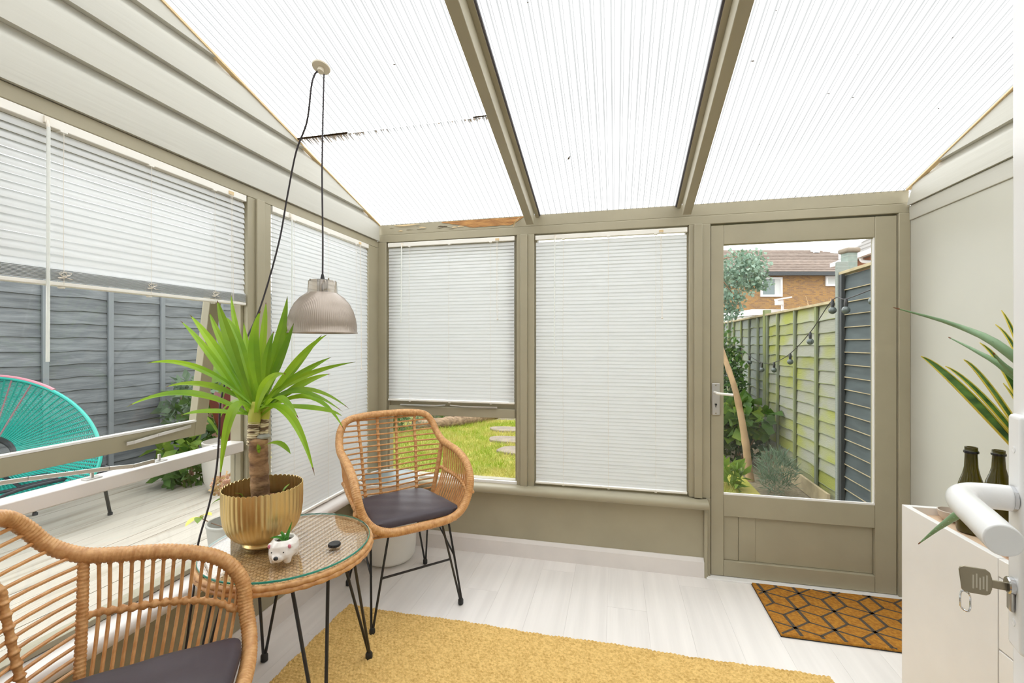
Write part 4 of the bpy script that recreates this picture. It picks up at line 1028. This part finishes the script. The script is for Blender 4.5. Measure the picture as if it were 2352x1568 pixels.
# lawn, path, ground
def ground(name, x0, x1, y0, y1, z, m):
    return struct(MB().box(x0,x1,y0,y1,z-.3,z).build(name, m, smooth=False))
ground('ground', -14, 30, -8, 40, GZ-.02, 'gravel')
lawn = ground('lawn', -3.0, 3.0, .12, 5.9, GZ, 'lawn')
n = 60000
gx = rng.uniform(-2.2, 2.75, n); gy = .35+5.4*rng.random(n)**1.25
hh = .030+.055*rng.random(n); an = rng.uniform(0, PI, n); le = .035*rng.normal(size=(n,2)); w_ = .0035+.003*rng.random(n)
P0 = np.stack([gx-np.cos(an)*w_, gy-np.sin(an)*w_, np.full(n,GZ)],1); P1 = np.stack([gx+np.cos(an)*w_, gy+np.sin(an)*w_, np.full(n,GZ)],1); P2 = np.stack([gx+le[:,0], gy+le[:,1], GZ+hh],1)
keep = np.ones(n, bool)
STN = [(-.30,4.88,.32,.22),(-.06,4.06,.36,.22),(.26,3.40,.36,.22)]
for sx_, sy_, a_, b_ in STN: keep &= ((gx-sx_)/a_)**2+((gy-sy_)/b_)**2 > 1
V_ = np.stack([P0,P1,P2],1)[keep].reshape(-1,3); gr = npmesh('grass', V_, np.arange(len(V_)).reshape(-1,3), 'grass'); tag(gr, 'bright green and straw lawn grass behind the back window', 'grass', kind='stuff')
for k, (sx_, sy_, a_, b_) in enumerate(STN):
    m = MB(); P = [(sx_+a_*math.cos(t)*(1+.1*math.sin(3*t+k)), sy_+b_*math.sin(t)*(1+.08*math.cos(2*t+k))) for t in [2*PI*i/18 for i in range(18)]]
    m.prism(P, 'z', GZ-.02, GZ+.035); s_ = m.build('stepping_stone', 'stone', bevel=.01); tag(s_, ['farthest stepping stone in the lawn','middle stepping stone in the lawn','nearest stepping stone in the lawn'][k], 'stone', 'stepping stones in the lawn')
lp = bez([(-1.95,4.55,GZ+.07),(-1.4,4.95,GZ+.09),(-1.05,5.5,GZ+.085),(-.82,5.98,GZ+.10)], 8)
lo_ = MB().tube(lp, [.10*(1+.12*math.sin(i*1.9)) for i in range(len(lp))], 12).build('edging_log', 'log'); tag(lo_, 'weathered log edging the lawn, below the transom of the back window', 'log')
lp = bez([(-1.6,5.5,GZ+.08),(-1.2,6.0,GZ+.10),(-.8,6.5,GZ+.12)], 8)
lo_ = MB().tube(lp, [.09*(1+.12*math.sin(i*1.9)) for i in range(len(lp))], 12).build('edging_log', 'log'); tag(lo_, 'second log lying behind the first lawn edging log', 'log')
def shrub(name, label, base, parts, stems=5, cat='shrub', stem_m='twig', sh=None, group=None):
    root = empty(name, base); tag(root, label, cat, group)
    for mname, n_, c_, r_, size, asp, up in parts:
        v, f = leaves(n_, c_, r_, size, asp, up); o = npmesh('foliage', v, f, mname, root); o['kind'] = 'stuff'
    for k in range(stems):
        c_, r_ = parts[0][2], parts[0][3]; t_ = Vector(c_)+Vector((random.uniform(-.6,.6)*r_[0], random.uniform(-.6,.6)*r_[1], random.uniform(0,.6)*r_[2]))
        MB().tube(bez([(random.uniform(-.03,.03),random.uniform(-.03,.03),0), t_*.5+Vector((.02,0,0)), t_], 5), [.008*(1-.05*i) for i in range(11)], 6).build('stem', stem_m, root)
    return root
shrub('lavender_bush', 'grey-green bushy plant beside the lawn edging log', (-2.0,5.6,GZ), [('leafgrey',2600,(0,0,.32),(.75,.55,.34),.12,.10,1.2),('leaf1',500,(0,0,.2),(.8,.6,.25),.10,.25,.8)])
shrub('border_shrub', 'dark leafy shrub at the far left edge of the lawn', (-2.4,4.3,GZ), [('leaf1',900,(0,0,.3),(.45,.4,.32),.09,.5,.4),('leafgrey',600,(0.3,.1,.2),(.45,.4,.25),.10,.12,1.)])
shrub('conifer_hedge', 'green hedge beyond the lawn seen above the tall blind', (.2,7.6,GZ), [('leaf1',3000,(0,0,1.5),(2.6,.6,1.5),.12,.4,.5),('euc',1200,(.6,0,2.0),(1.6,.6,.7),.10,.6,.3)], stems=8)
# ---- right-hand fence (faces -x): local x -> world +y
rg = 'mossy garden fence panels'
def rp_(label, y0, L, bat, H=1.84, mm='fencemoss'): return lap_fence(label, (3.545,y0,GZ-.02), PI/2, L, H, 15, bat, mm, 'mossbat', cap='freshwood', group=rg, edge='mossbat', z0=.06)
rp_('mossy lapped fence panel nearest the dark boarded panel', 1.92, 1.86, (.37,.92,1.46,1.84))
rp_('mossy lapped fence panel in the middle of the garden fence', 3.87, 1.86, (.30,.72,1.15,1.60), mm='fencemoss2')
rp_('farthest mossy fence panel behind the leaning trunk', 5.82, 1.86, (.4,.9,1.4), mm='fencemoss2')
gb = MB().box(-.062,-.036,1.93,7.7,-.01,.14).build('gravel_board', 'freshwood', loc=(3.53,0,GZ)); tag(gb, 'pale timber gravel board under the mossy fence', 'board')
df = empty('fence_panel', (3.545,.25,GZ), PI/2); tag(df, 'dark slate boarded fence panel close to the garden door', 'fence')
m_b = MB().add([(0,.018,0),(1.53,.018,0),(1.53,0,.128),(0,0,.128),(0,.006,0),(1.53,.006,0),(1.53,-.012,.128),(0,-.012,.128)], [(0,1,2,3),(4,7,6,5),(0,4,5,1),(2,6,7,3),(0,3,7,4),(1,5,6,2)]).mesh('dark_board', False)
m_e = MB().box(0,1.53,.006,.0195,-.004,.002).mesh('board_edge', False)
for k in range(19):
    z = .04+.109*k; link_mesh('dark_board', m_b, 'fencedark', df, (0,0,z)); link_mesh('board_edge', m_e, 'freshwood', df, (0,.003,z))
MB().box(-.01,1.55,-.03,.045,2.14,2.165).build('cap_rail', 'freshwood', df, bevel=.002)
MB().box(1.0,1.045,.016,.04,.02,2.14).build('batten', 'fencedark', df, bevel=.002)
MB().box(1.49,1.53,.016,.045,.02,2.14).build('batten', 'gutter', df, bevel=.002)
MB().box(1.535,1.580,-.03,.055,0,2.26).build('fence_post', 'fencemoss2', df, bevel=.004)
# festoon lights
fl_ = empty('string_lights', (3.36,2.0,.9)); tag(fl_, 'string of round festoon bulbs hanging along the mossy fence', 'string lights')
BP = [(3.40,1.041,1.70),(3.36,1.341,1.657),(3.36,1.567,1.670),(3.36,2.008,1.408),(3.36,2.502,1.197),(3.36,2.991,1.082),(3.36,3.432,1.061),(3.36,3.953,1.133),(3.36,4.434,1.259)]
def fll(p): return Vector(p)-Vector((3.36,2.0,.9))
MB().tube(bez([fll(p)+Vector((0,0,.03)) for p in BP], 6), .004, 6).build('cable', 'cordblack', fl_)
for p in BP:
    q = fll(p); sk = MB().lathe([(.012,-.03),(.015,0),(.011,.025),(.005,.035)], 12, q).build('bulb_socket', 'rubber', fl_)
    MB().ball(q-Vector((0,0,.058)), .030, 14, 10).build('bulb', 'bulb', sk)
# leaning tree with eucalyptus foliage
tr = empty('leaning_tree', (3.042,2.768,GZ)); tag(tr, 'leaning smooth-barked tree with silvery round leaves by the mossy fence', 'tree')
def trl(p): return Vector(p)-Vector((3.042,2.768,GZ))
TP = bez([trl(p) for p in ((3.045,2.765,-.22),(2.998,2.809,.282),(2.928,2.895,.768),(2.836,3.028,1.168),(2.757,3.215,1.595),(2.80,3.6,2.1),(2.95,4.0,2.5))], 8)
MB().tube(TP, [max(.015,.042-.0006*i+(.004 if i % 7 == 0 else 0)) for i in range(len(TP))], 14).build('trunk', 'trunk', tr)
for a_, b_ in (((2.95,4.0,2.5),(3.55,4.5,2.55)),((2.9,3.9,2.3),(3.35,4.35,1.85)),((2.85,3.8,2.2),(2.9,4.3,1.9)),((2.95,4.0,2.5),(3.1,4.3,2.9))):
    a_, b_ = trl(a_), trl(b_); MB().tube(bez([a_, (a_+b_)/2+Vector((0,0,.06)), b_], 6), [.012*(1-.06*i) for i in range(13)], 6).build('branch', 'twig', tr)
CL = [(900, (3.22,4.36,2.30), (.42,.45,.40)), (460, (3.50,4.45,2.45), (.26,.3,.28)), (420, (3.10,4.33,1.88), (.30,.3,.24)), (130, (3.62,4.5,2.22), (.20,.2,.10)), (500, (2.7,4.4,2.4), (.4,.5,.6))]
for mm_, q_ in (('leafgrey', .35), ('euc', 1.)):
    v, f = merge(*[leaves(int(n_*q_), trl(c_), r_, .052, .8, 0, .1) for n_, c_, r_ in CL]); o = npmesh('foliage', v, f, mm_, tr); o['kind'] = 'stuff'
# planting under the tree
shrub('ivy_mass', 'dark climbing greenery behind the leaning trunk', (3.05,4.15,GZ), [('dark',1500,(0,0,.75),(.30,.5,.85),.07,.6,.2),('leaf1',900,(-.02,-.05,.95),(.32,.5,.85),.07,.6,.2)])
shrub('broadleaf_shrub', 'shrub with large lobed leaves beside the leaning trunk', (3.10,3.42,GZ), [('leaf1',190,(.02,-.05,.58),(.36,.26,.22),.14,.85,.1),('leaf2',110,(-.10,-.1,.55),(.30,.2,.20),.14,.85,.1),('dark',300,(0,.1,.3),(.3,.2,.3),.10,.6,.2)])
shrub('bedding_plant', 'bright low leafy plant at the foot of the leaning trunk', (2.74,2.42,GZ), [('leaf2',100,(0,0,.11),(.17,.15,.12),.14,.4,1.)], stems=0)
shrub('lavender_clump', 'grey feathery clump beside the fence base', (3.17,2.33,GZ), [('leafgrey',900,(0,0,.20),(.16,.15,.22),.10,.07,1.5)], stems=0)
bs = MB().box(3.0,3.36,1.55,2.02,GZ-.02,GZ+.05).build('paving_slab', 'boxgrey', bevel=.008); tag(bs, 'grey paving slab outside the garden door by the fence', 'slab')
# ---- turquoise string chair on the deck
ac = empty('string_chair', (-2.75,-.40,DZ)); tag(ac, 'turquoise string lounge chair with pink bands on the deck', 'chair')
def acl(p): return Vector(p)-Vector((-2.75,-.40,DZ))
O_ = acl((-2.824,-.457,.540)); U_ = Vector((.974,.228,0)); V__ = Vector((-.25,.13,.96)).normalized()
nrm_ = Vector((-.878,.452,-.158))         # dish falls away from the room
ra, rb = .79, .56
def ringp(a): return O_+U_*(ra if math.cos(a) > 0 else .15)*math.cos(a)+V__*(rb*math.sin(a) if math.sin(a) > 0 else .42*math.sin(a))
def innerp(a): return O_+U_*.205*math.cos(a)-U_*.03+V__*(.115*math.sin(a))+nrm_*.22
NS = 96
MB().tube([ringp(2*PI*k/96) for k in range(96)], .012, 8, True).build('outer_ring', 'turq', ac)
MB().tube([ringp(2*PI*k/96)*1+nrm_*.05+U_*.012*math.cos(2*PI*k/96) for k in range(96)], .013, 8, True).build('support_hoop', 'gutter', ac)
MB().tube([innerp(2*PI*k/48) for k in range(48)], .022, 8, True).build('inner_ring', 'gutter', ac)
sA, sB = MB(), MB()
for k in range(NS):
    a = 2*PI*k/NS; pts_ = []
    for i in range(9):
        t = i/8; p = ringp(a)*(1-t)+innerp(a)*t+nrm_*.10*math.sin(PI*t)*(1-t*.3); pts_.append(p)
    (sB if k in (18,21,23,26) else sA).tube(pts_, .0062, 5)
q = sA.build('radial_strings', 'turq', ac); q['kind'] = 'stuff'; q = sB.build('pink_strings', 'pinkcord', ac); q['kind'] = 'stuff'
sC = MB()
for i in range(1, 46):                      # close rows of cord woven round the dish
    t = i/46*.97; P = []
    for k in range(NS*2):
        a = PI*k/NS; P.append(ringp(a)*(1-t)+innerp(a)*t+nrm_*(.10*math.sin(PI*t)*(1-t*.3)+.005*math.cos(a*NS/1+i*PI)))
    sC.tube(P, .0036, 4, True)
q = sC.build('woven_cord', 'turq', ac); q['kind'] = 'stuff'
MB().tube([ringp(PI*.30+PI*.5*k/20)+V__*.012 for k in range(21)], .012, 8).build('pink_binding', 'pinkcord', ac)
for a_, b_, c_, d_ in (((-2.9,-.44,.30),(-2.254,-.169,.400),(-2.262,-.13,.33),(-2.401,.024,DZ+.01)),((-2.75,-.50,.26),(-2.35,-.30,.34),(-2.5,-.60,.28),(-2.55,-.95,DZ+.01)),((-2.9,-.44,.30),(-2.95,-.25,.30),(-2.97,-.18,.2),(-2.98,-.12,DZ+.01))):
    MB().tube(bez([acl(p) for p in (a_, b_, c_, d_)], 8), .012, 8).lathe([(.017,0),(.017,.02)], 10, acl((d_[0],d_[1],DZ))).build('leg', 'gutter', ac)
MB().tube([O_+nrm_*.22-V__*.115, acl((-2.6,-.42,.30)), acl((-2.35,-.25,.36))], .012, 8).build('seat_tube', 'gutter', ac)
# ---- pots on the deck
wp = empty('large_pot', (-2.02,.780,DZ)); tag(wp, 'large pale round pot on the deck beyond the transom', 'pot')
MB().lathe([(.13,0),(.16,.01),(.20,.10),(.215,.25),(.212,.42),(.218,.46),(.205,.465),(.198,.42),(0,.41)], 44).build('pot_body', 'potcream', wp)
rl = empty('red_leaf_plant', (-2.02,.780,DZ+.41)); tag(rl, 'dark red leaved plant growing in the large pale pot', 'plant')
for k in range(9):
    a = 2*PI*k/9; b_ = Vector((.05*math.cos(a),.05*math.sin(a),0)); t_ = Vector((.28*math.cos(a),.28*math.sin(a),.35+.15*(k%3))); MB().leaf(b_, (b_+t_)/2+Vector((0,0,.08)), t_, .11, 8, .3, shape='oval').build('leaf', 'redleaf' if k % 3 else 'leaf2', rl)
shrub('potted_fuchsia', 'leafy green plant by the grey fence behind the open sash', (-2.75,1.05,DZ), [('leafgrey',260,(0,0,.72),(.24,.24,.34),.11,.5,.3),('leaf1',160,(.05,0,.55),(.26,.24,.26),.12,.6,.3)])
shrub('low_shrub', 'low green shrub on the deck under the transom', (-2.55,.78,DZ), [('leaf1',260,(0,0,.16),(.22,.2,.16),.10,.5,.3),('leaf2',60,(.02,-.05,.4),(.2,.2,.18),.13,.6,.3)], stems=2)
cn = empty('canna_plant', (-2.45,1.25,DZ)); tag(cn, 'tall plant with large yellowing leaves behind the open sash', 'plant')
for k, (t_, m_, w_, mm) in enumerate((((-.35,-.05,1.02),(-.2,0,1.08),.17,'leaf2'),((.12,.1,1.2),(.08,0,.9),.16,'leaf1'),((-.3,-.2,.42),(-.15,-.1,.55),.18,'pinkleaf'),((.3,-.1,.9),(.2,0,.8),.15,'leaf2'),((.35,.1,.6),(.2,.05,.6),.16,'leaf1'))):
    MB().leaf((0,0,0), m_, t_, w_, 10, .25, side=(.5,-.6,.6), shape='oval', t0=.25).build('leaf', mm, cn); 
MB().tube([(0,0,0),(.02,0,.5),(.03,.02,.95)], .018, 8).build('stem', 'leaf1', cn)
sm2 = empty('small_pot', (-.886,-.310,DZ)); tag(sm2, 'small grey round pot on the deck behind the gold planter', 'pot')
MB().lathe([(.10,0),(.115,.005),(.135,.21),(.140,.212),(.1405,.222),(.128,.224),(.122,.15),(0,.14)], 40).build('pot_body', 'potgrey', sm2)
hy = empty('hydrangea_plant', (-.886,-.310,DZ+.145)); tag(hy, 'young shrub with pink flower head and yellow leaves in the small grey pot', 'plant')
MB().tube([(0,0,0),(-.02,.02,.12),(-.06,.03,.24)], .004, 6).tube([(0,0,.02),(-.12,-.03,.06),(-.2,-.05,.10)], .003, 6).build('stem', 'twig', hy)
for k in range(8):
    a = k*.9; c_ = Vector((-.06,.03,.2)) if k < 5 else Vector((-.19,-.05,.10)); t_ = c_+Vector((.09*math.cos(a),.09*math.sin(a),.03*math.sin(k))); MB().leaf(c_, (c_+t_)/2+Vector((0,0,.012)), t_, .05, 6, .3, shape='oval').build('leaf', 'snakeedge' if k % 2 else 'leaf2', hy)
v, f = leaves(420, (-.07,.03,.30), (.085,.085,.065), .022, .95, .2, .5); q = npmesh('flower_head', v, f, 'pinkleaf', hy)
# fallen leaves by the threshold of the deck
for k in range(16):
    x, y = random.uniform(-.75,-.2), random.uniform(-2.0,-1.4); a = random.random()*6; t_ = Vector((x+.06*math.cos(a),y+.06*math.sin(a),DZ+.02)); c_ = Vector((x,y,DZ+.012))
    lm = random.choice(['leaf2','snakeedge','leafgrey'])
    lfm = MB().leaf(c_, (c_+t_)/2+Vector((0,0,.012)), t_, .035, 5, .3, shape='oval').build('fallen_leaf', lm)
    tag(lfm, {'leaf2':'loose bright green leaf lying on the deck beyond the near rattan chair','snakeedge':'loose yellow leaf lying on the deck beyond the near rattan chair','leafgrey':'loose grey-green leaf lying on the deck beyond the near rattan chair'}[lm], 'leaf', 'fallen leaves on the deck')

# ---- houses beyond
HA = math.radians(13.2)
def house_frame(name, lat, dep, label, cat='house', rz=0):
    Fv = Vector((-math.sin(HA), math.cos(HA), 0)); Rv = Vector((math.cos(HA), math.sin(HA), 0))
    p = Vector((1.570,-2.713,0))+Fv*dep+Rv*lat; e = empty(name, (p.x,p.y,GZ), HA+rz); tag(e, label, cat); return e
h1 = house_frame('brick_house', 0, 22, 'yellow brick house with brown tiled hip roof beyond the garden')
hx0, hx1, ez = 8.6, 20.5, 5.02
MB().box(hx0,hx1,0,7,0,ez).build('wall', 'brick', h1, smooth=False)
rf = MB().add([(hx0-.3,-.35,ez),(hx1+.3,-.35,ez),(hx1+.3,7.3,ez),(hx0-.3,7.3,ez),(11.8,3.4,ez+1.85),(17.4,3.4,ez+1.85)], [(0,1,5,4),(1,2,5),(2,3,4,5),(3,0,4),(0,3,2,1)]).build('roof', 'tile', h1, smooth=False)
nrow = 14                                   # courses of tiles, each proud of the one above
for k in range(nrow):
    t0, t1 = k/nrow, (k+1.15)/nrow; xa, xb = hx0-.3+(11.8-hx0+.3)*t0, hx1+.3+(17.4-hx1-.3)*t0; xa1, xb1 = hx0-.3+(11.8-hx0+.3)*t1, hx1+.3+(17.4-hx1-.3)*t1
    y0_, y1_, z0_, z1_ = -.35+3.75*t0, -.35+3.75*t1, ez+1.85*t0, ez+1.85*t1
    MB().add([(xa,y0_,z0_+.07),(xb,y0_,z0_+.07),(xb1,y1_,z1_+.02),(xa1,y1_,z1_+.02),(xa,y0_,z0_),(xb,y0_,z0_)], [(0,1,2,3),(4,5,1,0)]).build('tile_course', 'tile', rf, smooth=False)
MB().box(hx0-.35,hx1+.35,-.45,-.33,ez-.16,ez+.02).build('gutter', 'gutter', h1, smooth=False)
def far_window(parent, x0, x1, z0, z1, curtain=None):
    t = .10; m = MB(); m.box(x0,x0+t,-.08,.02,z0,z1); m.box(x1-t,x1,-.08,.02,z0,z1); m.box(x0+t,x1-t,-.08,.02,z1-t,z1); m.box(x0+t,x1-t,-.08,.02,z0,z0+t)
    w = m.build('window', 'wframe', parent, smooth=False); MB().box(x0+t,x1-t,-.03,-.02,z0+t,z1-t).build('pane', 'farglass', w, smooth=False)
    if curtain: MB().box(curtain[0],curtain[1],-.045,-.035,z0+t,z1-t).build('curtain', 'curtain', w, smooth=False)
far_window(h1, 12.32, 13.40, 3.86, 4.82, (13.02,13.30)); far_window(h1, 15.55, 16.5, 4.38, 4.88, (15.65,16.4))
for x_, t_ in ((16.9,.86),(17.35,.45)): MB().box(x_,x_+.26,-.35+3.75*t_-.2,-.35+3.75*t_+.2,ez+1.85*t_,ez+1.85*t_+.42).build('roof_vent', 'wframe', rf, smooth=False)
g1 = house_frame('garage', 0, 15.5, 'low white flat-roofed outbuilding in front of the brick house', 'building')
MB().box(8.50,12.2,0,3,0,2.55).build('wall', 'wframe', g1, smooth=False); MB().box(8.32,12.4,-.2,3.1,2.52,2.72).build('flat_roof', 'wframe', g1, smooth=False)
ae = house_frame('bird_table', 9.16, 15.0, 'white post with a slanted board in front of the brick wall', 'bird table')
MB().box(-.03,.03,-.03,.03,0,3.0).build('post', 'wframe', ae, smooth=False); MB().bar((-.21,0,3.02),(.26,0,3.10),.22,.05).build('board', 'wframe', ae, smooth=False); MB().box(-.21,-.02,-.08,.08,2.84,3.03).build('box', 'wframe', ae, smooth=False)
pr_ = house_frame('garden_pier', 6.09, 8.0, 'green-grey pier with a stone cap above the dark fence', 'pier')
MB().box(-.085,.085,-.085,.085,0,3.16).build('shaft', 'pier', pr_, smooth=False)
cp = MB().box(-.125,.125,-.125,.125,3.16,3.25).build('cap_stone', 'stone', pr_, bevel=.03)
for k in range(14): MB().box(-.087,.087,-.087,.087,1.8+.1*k,1.806+.1*k).build('joint', 'potgrey', pr_, smooth=False)
h2 = empty('red_house', (9.0,9.0,GZ)); tag(h2, 'red brick house with grey tiled roof at the right of the door glass', 'house')
MB().box(0,6,-5,4.7,0,4.2).build('wall', 'redbrick', h2, smooth=False)
r2 = MB().add([(-.4,-5.3,4.15),(-.4,5.0,4.15),(3.0,5.0,6.9),(3.0,-5.3,6.9),(6.4,-5.3,4.15),(6.4,5.0,4.15)], [(0,3,2,1),(3,4,5,2),(0,1,5,4),(0,4,3),(1,2,5)]).build('roof', 'tilegrey', h2, smooth=False)
for k in range(13):
    t0, t1 = k/13, (k+1.1)/13; X0, Z0, X1, Z1 = -.4+3.4*t0, 4.15+2.75*t0, -.4+3.4*t1, 4.15+2.75*t1
    MB().add([(X0,-5.3,Z0+.06),(X0,5.0,Z0+.06),(X1,5.0,Z1+.02),(X1,-5.3,Z1+.02),(X0,-5.3,Z0),(X0,5.0,Z0)], [(0,3,2,1),(4,0,1,5)]).build('tile_course', 'tilegrey', r2, smooth=False)
MB().bar((-.45,-5.3,4.12),(-.45,5.0,4.12),.13,.13).build('gutter', 'wframe', h2, smooth=False)
MB().tube(bez([(-.42,3.3,4.05),(-.36,3.3,3.95),(-.10,3.1,3.8),(-.07,3.08,3.2),(-.07,3.08,0)], 6), .05, 8).build('downpipe', 'wframe', h2)
bt = house_frame('bare_tree', 9.5, 13.5, 'leafless twiggy shrub above the mossy fence', 'tree')
for k in range(16):
    a = random.uniform(-1.0,1.0); l = random.uniform(.8,1.6); p0 = Vector((random.uniform(-.2,.2),0,1.4)); p1 = p0+Vector((a*.5,random.uniform(-.3,.3),l*.6)); p2 = p1+Vector((a*.4,random.uniform(-.2,.2),l*.4))
    MB().tube(bez([p0,p1,p2],4), [.012*(1-.09*i) for i in range(9)], 5).build('twig', 'splinter', bt)
MB().tube([(0,0,0),(0,0,1.45)], .04, 8).build('trunk', 'twig', bt)
